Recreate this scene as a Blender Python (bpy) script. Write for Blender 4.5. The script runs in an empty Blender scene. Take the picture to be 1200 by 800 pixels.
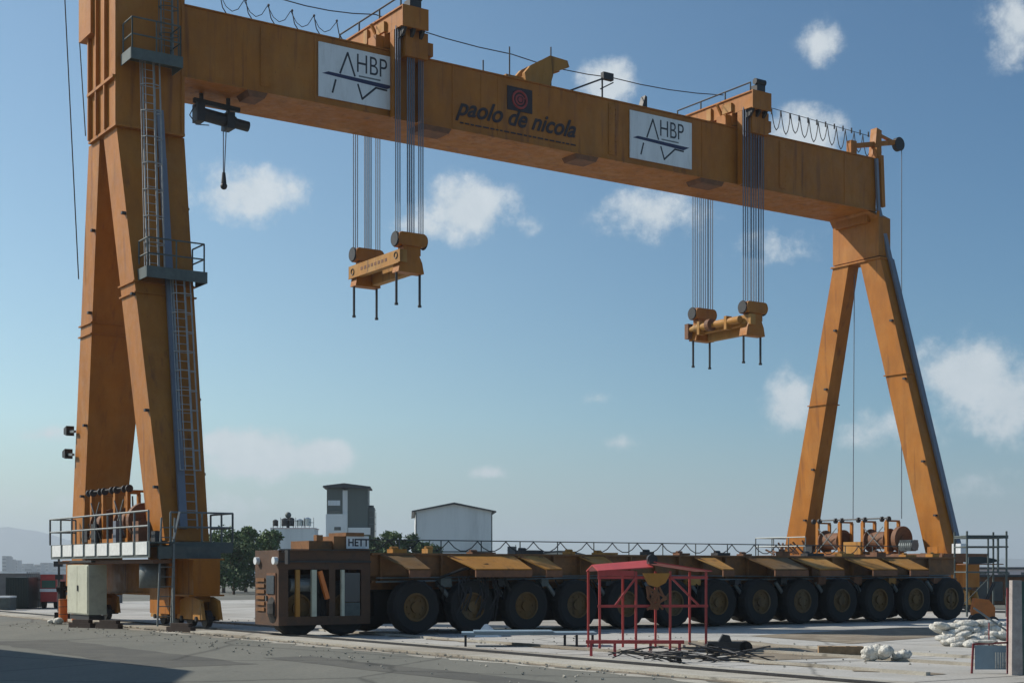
import bpy, math, random
from mathutils import Vector, Matrix
R = math.radians
random.seed(7)
scene = bpy.context.scene
COL = scene.collection

# ------------------------------------------------------------------ camera
EYE, F, CX, HY = 1.92, 1750.0, 600.0, 668.0
cam_d = bpy.data.cameras.new('camera')
cam_d.sensor_width = 36.0
cam_d.lens = 36.0 * F / 1200.0
cam_d.shift_y = (HY - 400.0) / 1200.0
cam_d.clip_start, cam_d.clip_end = 0.1, 30000.0
cam = bpy.data.objects.new('camera', cam_d)
cam.location = (0, 0, EYE); cam.rotation_euler = (R(90), 0, 0)
COL.objects.link(cam); scene.camera = cam

# ------------------------------------------------------------------ sun direction
SUN_AZ = math.atan2(-0.96, 0.28)          # compass-like azimuth of the sun measured from +Y towards +X
SUN_EL = R(38)

# ------------------------------------------------------------------ world (sky + clouds by direction)
world = bpy.data.worlds.new('World'); scene.world = world
world.use_nodes = True
nt = world.node_tree; nt.nodes.clear()
N = nt.nodes.new; L = nt.links.new
wo = N('ShaderNodeOutputWorld'); bg = N('ShaderNodeBackground')
SKY = 0.08
bg.inputs['Strength'].default_value = SKY
sky = N('ShaderNodeTexSky'); sky.sky_type = 'NISHITA'; sky.sun_disc = False
sky.sun_elevation = SUN_EL; sky.sun_rotation = SUN_AZ
sky.air_density = 1.0; sky.dust_density = 0.3; sky.ozone_density = 1.0
tc = N('ShaderNodeTexCoord')
sep = N('ShaderNodeSeparateXYZ'); L(tc.outputs['Generated'], sep.inputs[0])
def M(op, a=None, b=None, c=None):
    n = N('ShaderNodeMath'); n.operation = op
    for i, v in enumerate((a, b, c)):
        if v is None: continue
        if isinstance(v, (int, float)): n.inputs[i].default_value = v
        else: L(v, n.inputs[i])
    return n.outputs[0]
az = M('ARCTAN2', sep.outputs['X'], sep.outputs['Y'])
el = M('ARCSINE', sep.outputs['Z'])
comb = N('ShaderNodeCombineXYZ'); L(az, comb.inputs[0]); L(el, comb.inputs[1])
nz = N('ShaderNodeTexNoise'); nz.inputs['Scale'].default_value = 38; nz.inputs['Detail'].default_value = 9
nz.inputs['Roughness'].default_value = 0.66; L(comb.outputs[0], nz.inputs['Vector'])
nz2 = N('ShaderNodeTexNoise'); nz2.inputs['Scale'].default_value = 9; nz2.inputs['Detail'].default_value = 5
mp = N('ShaderNodeMapping'); mp.inputs['Scale'].default_value = (1, 2.6, 1); L(comb.outputs[0], mp.inputs[0]); L(mp.outputs[0], nz2.inputs['Vector'])
# azimuth, elevation, half width, half height (all radians), weight
def sd(px, py):
    a = math.atan2(px - CX, F); return a, math.atan2((HY - py) * math.cos(a), F)
CL = [(290, 228, 62, 34, 1.0), (345, 222, 22, 16, .7), (548, 245, 52, 36, 1.15), (500, 268, 40, 20, .8), (712, 98, 34, 26, 1.15),
      (962, 50, 24, 26, .8), (1190, 32, 34, 42, .9), (938, 158, 46, 30, 1.2), (765, 250, 62, 32, .85),
      (926, 474, 30, 40, 1.05), (1135, 440, 62, 44, 1.15), (1188, 470, 60, 52, 1.0), (1050, 505, 60, 30, .6), (264, 522, 26, 20, 1.5), (300, 534, 60, 30, 1.5), (372, 536, 40, 20, 1.5),
      (574, 554, 22, 9, .85), (722, 518, 24, 12, .7), (56, 508, 34, 12, .7), (1140, 560, 70, 24, .5), (700, 468, 20, 9, .45), (905, 290, 60, 26, .45), (60, 590, 80, 20, .4),
      (620, 262, 18, 14, .6), (240, 590, 110, 20, .45)]
dens = None; lowest = None
for (px, py, w, h, k) in CL:
    a0, e0 = sd(px, py)
    dx = M('MULTIPLY', M('SUBTRACT', az, a0), F / (w * 1.22))
    dy = M('MULTIPLY', M('SUBTRACT', el, e0), F / (h * 1.15))
    r2 = M('ADD', M('MULTIPLY', dx, dx), M('MULTIPLY', dy, dy))
    m = M('MULTIPLY', M('MAXIMUM', M('SUBTRACT', 1.25, M('SQRT', r2)), 0.0), k)
    dens = m if dens is None else M('MAXIMUM', dens, m)
# a few more clouds round the rest of the sky
rest = M('MULTIPLY', M('MAXIMUM', M('SUBTRACT', M('ABSOLUTE', az), 0.45), 0.0), 4.0)
rest = M('MULTIPLY', M('MINIMUM', rest, 1.0), M('MAXIMUM', M('MULTIPLY', M('SUBTRACT', nz2.outputs[0], .52), 5.0), 0.0))
dens = M('MAXIMUM', dens, rest)
d2 = M('ADD', M('MULTIPLY', dens, 1.25), M('MULTIPLY', M('SUBTRACT', nz.outputs[0], 0.55), 2.6))
ss = N('ShaderNodeMapRange'); ss.interpolation_type = 'SMOOTHSTEP'
L(d2, ss.inputs[0]); ss.inputs[1].default_value = 0.08; ss.inputs[2].default_value = 1.15
gate = M('MINIMUM', M('MULTIPLY', dens, 3.0), 1.0)
cf = M('MULTIPLY', M('MULTIPLY', ss.outputs[0], gate), 0.85)
cc = N('ShaderNodeMix'); cc.data_type = 'RGBA'
cc.inputs[6].default_value = (6.6, 7.6, 8.2, 1); cc.inputs[7].default_value = (10.4, 10.8, 11.0, 1)
L(nz.outputs[0], cc.inputs[0])
# the air is clearer away from the sun: colour of the sky by compass direction
ramp = N('ShaderNodeMapRange'); ramp.interpolation_type = 'SMOOTHSTEP'; L(az, ramp.inputs[0]); ramp.inputs[1].default_value = -0.45; ramp.inputs[2].default_value = 0.42
tint = N('ShaderNodeMix'); tint.data_type = 'RGBA'; L(ramp.outputs[0], tint.inputs[0])
tint.inputs[6].default_value = (1.32, 1.52, 1.50, 1); tint.inputs[7].default_value = (.50, .86, 1.08, 1)
tm = N('ShaderNodeMix'); tm.data_type = 'RGBA'; tm.blend_type = 'MULTIPLY'; tm.inputs[0].default_value = 1; L(sky.outputs[0], tm.inputs[6]); L(tint.outputs[2], tm.inputs[7])
veil = N('ShaderNodeMapRange'); L(el, veil.inputs[0]); veil.inputs[1].default_value = 0.0; veil.inputs[2].default_value = 0.10
veil.inputs[3].default_value = 0.75; veil.inputs[4].default_value = 0.0
mx0 = N('ShaderNodeMix'); mx0.data_type = 'RGBA'; L(veil.outputs[0], mx0.inputs[0]); L(tm.outputs[2], mx0.inputs[6])
mx0.inputs[7].default_value = (4.3, 5.1, 5.5, 1)
mx = N('ShaderNodeMix'); mx.data_type = 'RGBA'
L(cf, mx.inputs[0]); L(mx0.outputs[2], mx.inputs[6]); L(cc.outputs[2], mx.inputs[7])
L(mx.outputs[2], bg.inputs['Color']); L(bg.outputs[0], wo.inputs['Surface'])

# ------------------------------------------------------------------ sun lamp
sl = bpy.data.lights.new('sun', 'SUN'); sl.energy = 5.0; sl.angle = R(0.5); sl.color = (1.0, 0.93, 0.82)
so = bpy.data.objects.new('sun', sl); COL.objects.link(so)
sdir = Vector((math.sin(SUN_AZ) * math.cos(SUN_EL), math.cos(SUN_AZ) * math.cos(SUN_EL), math.sin(SUN_EL)))
so.rotation_euler = sdir.to_track_quat('Z', 'Y').to_euler(); so.location = (-40, 0, 60)

# ------------------------------------------------------------------ exposure
vs = scene.view_settings
scene.display_settings.display_device = 'sRGB'
vs.view_transform = 'Standard'; vs.look = 'None'; vs.gamma = 1.0; vs.use_curve_mapping = False
vs.exposure = 0.0

# ------------------------------------------------------------------ materials
def mat(name, c, rough=.6, metal=0., var=.18, vs_=1.2, dirt=None, da=0., dscale=3., stretch=(1, 1, 1), bump=0., bscale=20., spec=.5, trans=0.):
    m = bpy.data.materials.new(name); m.use_nodes = True
    t = m.node_tree; b = t.nodes['Principled BSDF']
    n = t.nodes.new; l = t.links.new
    tcn = n('ShaderNodeTexCoord'); mpn = n('ShaderNodeMapping'); mpn.inputs['Scale'].default_value = stretch
    geo = n('ShaderNodeNewGeometry')
    l(geo.outputs['Position'], mpn.inputs[0])
    no = n('ShaderNodeTexNoise'); no.inputs['Scale'].default_value = vs_; no.inputs['Detail'].default_value = 6; no.inputs['Roughness'].default_value = .65
    l(mpn.outputs[0], no.inputs['Vector'])
    r = n('ShaderNodeMapRange'); l(no.outputs[0], r.inputs[0]); r.inputs[1].default_value = .3; r.inputs[2].default_value = .7
    r.inputs[3].default_value = 1 - var; r.inputs[4].default_value = 1 + var
    mul = n('ShaderNodeMix'); mul.data_type = 'RGBA'; mul.blend_type = 'MULTIPLY'; mul.inputs[0].default_value = 1
    mul.inputs[6].default_value = (*c, 1); l(r.outputs[0], mul.inputs[7])
    out = mul.outputs[2]
    if dirt is not None:
        n2 = n('ShaderNodeTexNoise'); n2.inputs['Scale'].default_value = dscale; n2.inputs['Detail'].default_value = 8; n2.inputs['Roughness'].default_value = .7
        l(mpn.outputs[0], n2.inputs['Vector'])
        r2 = n('ShaderNodeMapRange'); l(n2.outputs[0], r2.inputs[0]); r2.inputs[1].default_value = .5; r2.inputs[2].default_value = .72
        r2.inputs[3].default_value = 0; r2.inputs[4].default_value = da
        mx_ = n('ShaderNodeMix'); mx_.data_type = 'RGBA'; l(r2.outputs[0], mx_.inputs[0]); l(out, mx_.inputs[6]); mx_.inputs[7].default_value = (*dirt, 1)
        out = mx_.outputs[2]
    l(out, b.inputs['Base Color'])
    rr = n('ShaderNodeMapRange'); l(no.outputs[0], rr.inputs[0]); rr.inputs[3].default_value = max(0, rough - .12); rr.inputs[4].default_value = min(1, rough + .12)
    l(rr.outputs[0], b.inputs['Roughness'])
    b.inputs['Metallic'].default_value = metal; b.inputs['Specular IOR Level'].default_value = spec
    if bump:
        nb = n('ShaderNodeTexNoise'); nb.inputs['Scale'].default_value = bscale; nb.inputs['Detail'].default_value = 5
        l(geo.outputs['Position'], nb.inputs['Vector'])
        bp = n('ShaderNodeBump'); bp.inputs['Strength'].default_value = bump; bp.inputs['Distance'].default_value = .05
        l(nb.outputs[0], bp.inputs['Height']); l(bp.outputs[0], b.inputs['Normal'])
    return m

STV = (1.0, 1.0, .18)     # vertical streaks
def weathered(name, c, chalk, run, k_chalk=.45, k_run=.75, rough=.5):
    m = bpy.data.materials.new(name); m.use_nodes = True
    t = m.node_tree; b = t.nodes['Principled BSDF']; n = t.nodes.new; l = t.links.new
    g = n('ShaderNodeNewGeometry')
    def noise(scale, stretch, det=6, ro=.65):
        mp_ = n('ShaderNodeMapping'); mp_.inputs['Scale'].default_value = stretch; l(g.outputs['Position'], mp_.inputs[0])
        q = n('ShaderNodeTexNoise'); q.inputs['Scale'].default_value = scale; q.inputs['Detail'].default_value = det; q.inputs['Roughness'].default_value = ro; l(mp_.outputs[0], q.inputs['Vector']); return q.outputs[0]
    def rng(o_, a_, b_, c_, d_):
        q = n('ShaderNodeMapRange'); l(o_, q.inputs[0]); q.inputs[1].default_value = a_; q.inputs[2].default_value = b_; q.inputs[3].default_value = c_; q.inputs[4].default_value = d_; return q.outputs[0]
    def mixc(f_, A, B, mode='MIX'):
        q = n('ShaderNodeMix'); q.data_type = 'RGBA'; q.blend_type = mode
        if isinstance(f_, float): q.inputs[0].default_value = f_
        else: l(f_, q.inputs[0])
        for i, v_ in ((6, A), (7, B)):
            if isinstance(v_, tuple): q.inputs[i].default_value = (*v_, 1)
            else: l(v_, q.inputs[i])
        return q.outputs[2]
    col = mixc(rng(noise(.55, (1, 1, 1), 5), .46, .70, 0, k_chalk), c, chalk)
    col = mixc(rng(noise(3.2, (1, 1, .07), 5, .6), .57, .72, 0, k_run), col, run)
    col = mixc(rng(noise(9., (1, 1, .8), 8, .75), .63, .70, 0, .8), col, tuple(x * .45 for x in run))
    tone = rng(noise(1.8, (1, 1, .35), 6), .3, .7, .84, 1.16)
    col = mixc(1.0, col, tone, 'MULTIPLY')
    l(col, b.inputs['Base Color']); l(rng(noise(2.5, (1, 1, 1)), .3, .7, rough - .12, rough + .2), b.inputs['Roughness'])
    b.inputs['Specular IOR Level'].default_value = .35
    bp = n('ShaderNodeBump'); bp.inputs['Strength'].default_value = .25; bp.inputs['Distance'].default_value = .04
    l(noise(1.1, (1, 1, 1), 2), bp.inputs['Height']); l(bp.outputs[0], b.inputs['Normal'])
    return m
PAINT = weathered('crane_yellow', (.36, .125, .008), (.40, .185, .04), (.15, .050, .012))
PAINT2 = weathered('dusty_yellow', (.38, .175, .03), (.42, .27, .10), (.09, .045, .02), .7, .9, .6)
RUSTY = mat('rusty_brown', (.17, .075, .035), .75, var=.3, vs_=3., dirt=(.07, .04, .025), da=.6, dscale=4.)
GALV = mat('galvanised', (.17, .19, .19), .5, .3, var=.2, vs_=5.)
GREYG = mat('grey_green_steel', (.085, .105, .10), .6, .1, var=.25, vs_=4.)
LADM = mat('ladder_galvanised', (.33, .33, .32), .5, .2, var=.2, vs_=5.)
CONDUIT = mat('conduit', (.17, .19, .235), .5, .25, var=.12)
DARK = mat('dark_steel', (.03, .03, .032), .55, .2, var=.3, vs_=6.)
BLACK = mat('black_rubber', (.011, .011, .011), .85, var=.3, vs_=6.)
ROPE = mat('steel_rope', (.15, .18, .23), .5, .3, var=.2, vs_=9.)
WHITE = mat('white_board', (.70, .74, .76), .5, var=.08, vs_=1.5, stretch=(1, 1, .2), dirt=(.42, .42, .40), da=.45, dscale=4.)
PANELW = mat('white_plate', (.72, .74, .72), .5, var=.12, vs_=6.)
INK = mat('dark_ink', (.02, .024, .035), .5, var=.1)
NAVY = mat('navy_ink', (.014, .02, .075), .5, var=.1)
PLUM = mat('dark_brown_ink', (.022, .007, .007), .5, var=.2)
REDINK = mat('red_ink', (.30, .035, .03), .5, var=.2)
CREAM = mat('cabinet_cream', (.52, .53, .42), .5, var=.08, vs_=2., dirt=(.2, .17, .12), da=.35, dscale=3)
REDP = mat('red_paint', (.42, .05, .045), .5, var=.25, vs_=3., dirt=(.12, .05, .04), da=.4)
ORANGE = mat('orange_paint', (.62, .17, .03), .5, var=.2, vs_=3.)
WALLG = mat('grey_cladding', (.78, .79, .78), .6, var=.06, vs_=.3, stretch=STV, dirt=(.26, .27, .27), da=.3, dscale=.5)
WALLW = mat('white_cladding', (.75, .61, .60), .6, var=.05, vs_=.3, stretch=STV, dirt=(.4, .4, .39), da=.3, dscale=.5)
WALLD = mat('dark_cladding', (.10, .12, .11), .6, var=.12, vs_=.5, stretch=STV)
ROOFD = mat('dark_roof', (.05, .055, .06), .6, var=.15)
GLASS = mat('window_glass', (.03, .045, .06), .12, var=.1, spec=.8)
STAIN = mat('tank_steel', (.5, .51, .52), .25, .85, var=.1)
CITY = mat('city_concrete', (.28, .28, .27), .8, var=.15, vs_=.02)
HILL = mat('hill_forest', (.06, .085, .05), .95, var=.3, vs_=.01)
LEAF = mat('leaf', (.075, .13, .032), .7, var=.35, vs_=1.6, trans=.2)
LEAF2 = mat('leaf_dark', (.05, .09, .028), .75, var=.35, vs_=2.)
BARK = mat('bark', (.09, .06, .04), .9, var=.3, vs_=6.)
SACK = mat('white_sack', (.58, .57, .52), .9, var=.3, vs_=6., dirt=(.25, .21, .16), da=.8, dscale=7., bump=1., bscale=14.)
TARP = mat('blue_grey_sheet', (.20, .28, .34), .6, var=.15, vs_=2.)
POSTC = mat('old_concrete', (.36, .32, .30), .85, var=.2, vs_=5., dirt=(.16, .13, .12), da=.5, bump=.3)
NET = mat('green_net', (.05, .11, .09), .8, var=.2)
SKINW = mat('white_cloth', (.75, .76, .75), .8, var=.08)

def ground_mat(name, c1, c2, c3, sc, rough=.9, crack=True, stretch=(1, 1, 1)):
    m = bpy.data.materials.new(name); m.use_nodes = True
    t = m.node_tree; b = t.nodes['Principled BSDF']; n = t.nodes.new; l = t.links.new
    g = n('ShaderNodeNewGeometry'); mpn = n('ShaderNodeMapping'); l(g.outputs['Position'], mpn.inputs[0])
    mpn.inputs['Rotation'].default_value = (0, 0, -R(34.05)); mpn.inputs['Scale'].default_value = stretch
    a = n('ShaderNodeTexNoise'); a.inputs['Scale'].default_value = sc; a.inputs['Detail'].default_value = 8; a.inputs['Roughness'].default_value = .7; l(mpn.outputs[0], a.inputs['Vector'])
    d = n('ShaderNodeTexNoise'); d.inputs['Scale'].default_value = sc * .17; d.inputs['Detail'].default_value = 4; l(mpn.outputs[0], d.inputs['Vector'])
    f_ = n('ShaderNodeTexNoise'); f_.inputs['Scale'].default_value = sc * 30; f_.inputs['Detail'].default_value = 4; l(g.outputs['Position'], f_.inputs['Vector'])
    ra = n('ShaderNodeMapRange'); l(a.outputs[0], ra.inputs[0]); ra.inputs[1].default_value = .38; ra.inputs[2].default_value = .64
    m1 = n('ShaderNodeMix'); m1.data_type = 'RGBA'; l(ra.outputs[0], m1.inputs[0]); m1.inputs[6].default_value = (*c1, 1); m1.inputs[7].default_value = (*c2, 1)
    rd = n('ShaderNodeMapRange'); l(d.outputs[0], rd.inputs[0]); rd.inputs[1].default_value = .48; rd.inputs[2].default_value = .66
    rd.inputs[4].default_value = .75
    m2 = n('ShaderNodeMix'); m2.data_type = 'RGBA'; l(rd.outputs[0], m2.inputs[0]); l(m1.outputs[2], m2.inputs[6]); m2.inputs[7].default_value = (*c3, 1)
    rf = n('ShaderNodeMapRange'); l(f_.outputs[0], rf.inputs[0]); rf.inputs[3].default_value = .72; rf.inputs[4].default_value = 1.28
    m3 = n('ShaderNodeMix'); m3.data_type = 'RGBA'; m3.blend_type = 'MULTIPLY'; m3.inputs[0].default_value = 1; l(m2.outputs[2], m3.inputs[6]); l(rf.outputs[0], m3.inputs[7])
    vo = n('ShaderNodeTexVoronoi'); vo.feature = 'DISTANCE_TO_EDGE'; vo.inputs['Scale'].default_value = .22
    wr = n('ShaderNodeMix'); wr.data_type = 'RGBA'; wr.inputs[0].default_value = .35; l(g.outputs['Position'], wr.inputs[6]); l(a.outputs[1], wr.inputs[7]); l(wr.outputs[2], vo.inputs['Vector'])
    rc = n('ShaderNodeMapRange'); l(vo.outputs[0], rc.inputs[0]); rc.inputs[1].default_value = 0.0; rc.inputs[2].default_value = .012; rc.inputs[3].default_value = .55; rc.inputs[4].default_value = 1.0
    m4 = n('ShaderNodeMix'); m4.data_type = 'RGBA'; m4.blend_type = 'MULTIPLY'; m4.inputs[0].default_value = 1; l(m3.outputs[2], m4.inputs[6]); l(rc.outputs[0], m4.inputs[7])
    st_ = n('ShaderNodeTexNoise'); st_.inputs['Scale'].default_value = .8; st_.inputs['Detail'].default_value = 7; st_.inputs['Roughness'].default_value = .7; l(g.outputs['Position'], st_.inputs['Vector'])
    rs = n('ShaderNodeMapRange'); l(st_.outputs[0], rs.inputs[0]); rs.inputs[1].default_value = .60; rs.inputs[2].default_value = .70; rs.inputs[3].default_value = 1.0; rs.inputs[4].default_value = .62
    m5 = n('ShaderNodeMix'); m5.data_type = 'RGBA'; m5.blend_type = 'MULTIPLY'; m5.inputs[0].default_value = 1; l(m4.outputs[2], m5.inputs[6]); l(rs.outputs[0], m5.inputs[7])
    l(m5.outputs[2], b.inputs['Base Color']); b.inputs['Roughness'].default_value = rough
    b.inputs['Specular IOR Level'].default_value = .25
    bp = n('ShaderNodeBump'); bp.inputs['Strength'].default_value = .35; bp.inputs['Distance'].default_value = .02
    l(f_.outputs[0], bp.inputs['Height']); l(bp.outputs[0], b.inputs['Normal'])
    return m
GROUND = ground_mat('yard_ground', (.145, .147, .127), (.18, .178, .152), (.115, .115, .102), .35, stretch=(1, .25, 1))
PALE = ground_mat('pale_concrete', (.39, .385, .36), (.46, .45, .42), (.26, .245, .215), .6)
STRIPM = ground_mat('rail_bed_concrete', (.36, .34, .29), (.46, .44, .38), (.22, .19, .15), .9)
DIRT = ground_mat('brown_dirt', (.20, .165, .12), (.30, .26, .20), (.12, .095, .07), 1.6)

# ------------------------------------------------------------------ mesh builder
class MB:
    def __init__(s): s.v = []; s.f = []; s.cuts = []
    def add(s, vs_, fs):
        s.cuts.append((len(s.v), len(s.f))); o = len(s.v); s.v += [tuple(p) for p in vs_]; s.f += [tuple(i + o for i in q) for q in fs]; return s
    def box8(s, p):    # p: 4 bottom (ccw), 4 top
        return s.add(p, [(3, 2, 1, 0), (4, 5, 6, 7), (0, 1, 5, 4), (1, 2, 6, 5), (2, 3, 7, 6), (3, 0, 4, 7)])
    def box(s, x0, x1, y0, y1, z0, z1):
        return s.box8([(x0, y0, z0), (x1, y0, z0), (x1, y1, z0), (x0, y1, z0), (x0, y0, z1), (x1, y0, z1), (x1, y1, z1), (x0, y1, z1)])
    def loft(s, a, za, b, zb):  # a=(x0,x1,y0,y1)
        return s.box8([(a[0], a[2], za), (a[1], a[2], za), (a[1], a[3], za), (a[0], a[3], za), (b[0], b[2], zb), (b[1], b[2], zb), (b[1], b[3], zb), (b[0], b[3], zb)])
    def bar(s, p, q, w, h=None, up=(0, 0, 1)):
        p = Vector(p); q = Vector(q); d = (q - p).normalized(); up = Vector(up); h = h or w
        if abs(d.dot(up)) > .98: up = Vector((1, 0, 0))
        a = d.cross(up).normalized() * (w / 2); b = a.cross(d).normalized() * (h / 2)
        return s.box8([p - a - b, p + a - b, p + a + b, p - a + b, q - a - b, q + a - b, q + a + b, q - a + b])
    def cyl(s, p, q, r, n=10, r2=None, cap=True):
        p = Vector(p); q = Vector(q); d = (q - p).normalized(); r2 = r if r2 is None else r2
        up = Vector((0, 0, 1)) if abs(d.z) < .9 else Vector((1, 0, 0))
        a = d.cross(up).normalized(); b = d.cross(a).normalized(); vv = []
        for k in range(n):
            t = 2 * math.pi * k / n; vv.append(p + (a * math.cos(t) + b * math.sin(t)) * r)
        for k in range(n):
            t = 2 * math.pi * k / n; vv.append(q + (a * math.cos(t) + b * math.sin(t)) * r2)
        fs = [(k, (k + 1) % n, n + (k + 1) % n, n + k) for k in range(n)]
        if cap: fs += [tuple(range(n))[::-1], tuple(range(n, 2 * n))]
        return s.add(vv, fs)
    def tube(s, pts, r, n=6):
        for a, b in zip(pts[:-1], pts[1:]): s.cyl(a, b, r, n)
        return s
    def ring(s, c, axis, R_, r, n=20, m=6):
        c = Vector(c); ax = Vector(axis).normalized(); up = Vector((0, 0, 1)) if abs(ax.z) < .9 else Vector((1, 0, 0))
        a = ax.cross(up).normalized(); b = ax.cross(a); vv = []; fs = []
        for i in range(n):
            t = 2 * math.pi * i / n; e = a * math.cos(t) + b * math.sin(t)
            for j in range(m):
                u = 2 * math.pi * j / m; vv.append(c + e * (R_ + r * math.cos(u)) + ax * (r * math.sin(u)))
        for i in range(n):
            for j in range(m):
                fs.append((i * m + j, i * m + (j + 1) % m, ((i + 1) % n) * m + (j + 1) % m, ((i + 1) % n) * m + j))
        return s.add(vv, fs)
    def prism(s, poly, axis, a, b):   # poly in the two other axes; extruded from a to b
        n = len(poly)
        def P(t, w): return {'x': (w, t[0], t[1]), 'y': (t[0], w, t[1]), 'z': (t[0], t[1], w)}[axis]
        return s.add([P(t, a) for t in poly] + [P(t, b) for t in poly], [tuple(range(n)), tuple(range(n, 2 * n))[::-1]] + [(k, n + k, n + (k + 1) % n, (k + 1) % n) for k in range(n)])
    def ball(s, c, r, n=8, m=6, sq=(1, 1, 1), jit=0):
        vv = []; fs = []
        for i in range(m + 1):
            ph = math.pi * i / m
            for j in range(n):
                t = 2 * math.pi * j / n; k = 1 + random.uniform(-jit, jit)
                vv.append((c[0] + r * k * sq[0] * math.sin(ph) * math.cos(t), c[1] + r * k * sq[1] * math.sin(ph) * math.sin(t), c[2] + r * k * sq[2] * math.cos(ph)))
        for i in range(m):
            for j in range(n): fs.append((i * n + j, (i + 1) * n + j, (i + 1) * n + (j + 1) % n, i * n + (j + 1) % n))
        return s.add(vv, fs)
    def build_each(s, name, material, parent=None):
        s.cuts.append((len(s.v), len(s.f)))
        for (v0, f0), (v1, f1) in zip(s.cuts[:-1], s.cuts[1:]):
            m = MB(); m.v = s.v[v0:v1]; m.f = [tuple(i - v0 for i in q) for q in s.f[f0:f1]]; m.build(name, material, parent)
    def build(s, name, material, parent=None, smooth=False):
        me = bpy.data.meshes.new(name); me.from_pydata(s.v, [], s.f); me.validate(); me.update()
        import bmesh
        b = bmesh.new(); b.from_mesh(me); bmesh.ops.recalc_face_normals(b, faces=b.faces); b.to_mesh(me); b.free()
        me.materials.append(material)
        if smooth:
            for p in me.polygons: p.use_smooth = True
        o = bpy.data.objects.new(name, me); COL.objects.link(o)
        if parent: o.parent = parent
        return o

def tag(o, label=None, cat=None, group=None, kind=None):
    if label: o['label'] = label
    if cat: o['category'] = cat
    if group: o['group'] = group
    if kind: o['kind'] = kind
    return o
def thing(name, label, cat, loc=(0, 0, 0), rz=0, group=None):
    o = bpy.data.objects.new(name, None); COL.objects.link(o); o.empty_display_size = .5
    o.location = loc; o.rotation_euler = (0, 0, rz); return tag(o, label, cat, group)
def copy_tree(o, parent=None):
    c = o.copy(); COL.objects.link(c); c.parent = parent
    for ch in list(o.children): copy_tree(ch, c)
    return c
def text_part(name, s, size, material, parent, x, y, z, shear=0, offset=0, extrude=.004, xs=1.0, align='LEFT'):
    cu = bpy.data.curves.new(name, 'FONT'); cu.body = s; cu.size = size; cu.shear = shear; cu.offset = offset; cu.extrude = extrude; cu.align_x = align
    t = bpy.data.objects.new('tmp', cu); COL.objects.link(t)
    bpy.context.view_layer.update()
    me = bpy.data.meshes.new_from_object(t.evaluated_get(bpy.context.evaluated_depsgraph_get()))
    bpy.data.objects.remove(t); bpy.data.curves.remove(cu)
    me.materials.clear(); me.materials.append(material)
    o = bpy.data.objects.new(name, me); COL.objects.link(o); o.parent = parent
    o.location = (x, y, z); o.rotation_euler = (R(90), 0, 0); o.scale = (xs, 1, 1); return o
def at(px, Y, py=None):
    """a point on the ground (or at photo height py) seen in column px at distance Y"""
    return Vector(((px - CX) / F * Y, Y, 0 if py is None else EYE + (HY - py) * Y / F))

U = Vector((.82859, .55986, 0)); V = Vector((-.55986, .82859, 0)); O = Vector((-11.448, 53.0, 0)); RZ = math.atan2(.55986, .82859)
def cw(u, v, z=0): return O + U * u + V * v + Vector((0, 0, z))

# ================================================================== SETTING
g = MB(); g.add([(-9000, -9000, 0), (9000, -9000, 0), (9000, 9000, 0), (-9000, 9000, 0)], [(0, 1, 2, 3)])
tag(g.build('ground', GROUND), kind='structure')
def sheet(name, m, quad, z):
    b = MB(); b.add([cw(u, v, z) for u, v in quad], [(0, 1, 2, 3)]); return tag(b.build(name, m), kind='structure')
sheet('concrete_yard', PALE, [(-.55, -34), (40, -34), (40, 40), (-.55, 40)], .006)
b = MB(); b.box(-2.55, -1.56, -36, 60, -.1, .05); b.box(-1.44, -.6, -36, 60, -.1, .05)
o = b.build('rail_bed', STRIPM); o.location = O; o.rotation_euler.z = RZ; tag(o, kind='structure')
sheet('dirt_strip', DIRT, [(-.5, -34), (-.2, -34), (-.12, 8), (-.54, 8)], .012)
sheet('dirt_patch', DIRT, [(1.9, -27), (5.2, -27.5), (8.0, -20), (5.0, -18.6)], .014)
sheet('dirt_patch', DIRT, [(9, -23), (19, -20), (19, -16), (10, -18)], .014)
b = MB()
for u0, v0, u1, v1 in ((1.3, -32, 2.0, 4), (4.2, -33, 4.6, -19), (6.3, -32, 6.9, -20)):
    b.box(u0, u0 + .12, v0, v1, 0, .07)
o = b.build('kerb', STRIPM); o.location = O; o.rotation_euler.z = RZ; tag(o, kind='structure')
def jag(name, m, u0, u1, v0, v1, z, amp, step=.6, seed=1):
    rn = random.Random(seed); n_ = int((v1 - v0) / step); vv = []
    for i in range(n_ + 1):
        v = v0 + (v1 - v0) * i / n_; vv += [cw(u0 + rn.uniform(-amp, amp), v, z), cw(u1 + rn.uniform(-amp, amp), v, z)]
    b = MB(); b.add(vv, [(2 * i, 2 * i + 1, 2 * i + 3, 2 * i + 2) for i in range(n_)]); return tag(b.build(name, m), kind='structure')
jag('dust_edge', DIRT, -2.86, -2.58, -34, 40, .005, .12, .35, 3)
jag('dust_edge', STRIPM, -3.2, -2.9, -34, -2, .004, .2, .5, 4)
jag('dust_edge', DIRT, 1.25, 1.75, -32, -9, .016, .25, .5, 5)
jag('patched_asphalt', ground_mat('asphalt_patch', (.10, .10, .09), (.13, .128, .11), (.085, .085, .078), 1.2), -9.5, -7.4, -22, -9, .004, .12, .8, 6)
jag('patched_asphalt', bpy.data.materials['asphalt_patch'], -6.3, -5.2, -31, -20, .004, .08, .8, 8)
b = MB()
for v_ in range(-33, 30, 5): b.add([cw(-.5, v_, .009), cw(30, v_, .009), cw(30, v_ + .04, .009), cw(-.5, v_ + .04, .009)], [(0, 1, 2, 3)])
for u_ in (5, 10, 15, 20): b.add([cw(u_, -33, .0095), cw(u_ + .04, -33, .0095), cw(u_ + .04, 30, .0095), cw(u_, 30, .0095)], [(0, 1, 2, 3)])
tag(b.build('slab_joint', DARK), kind='structure')
b = MB(); rn = random.Random(5)
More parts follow.
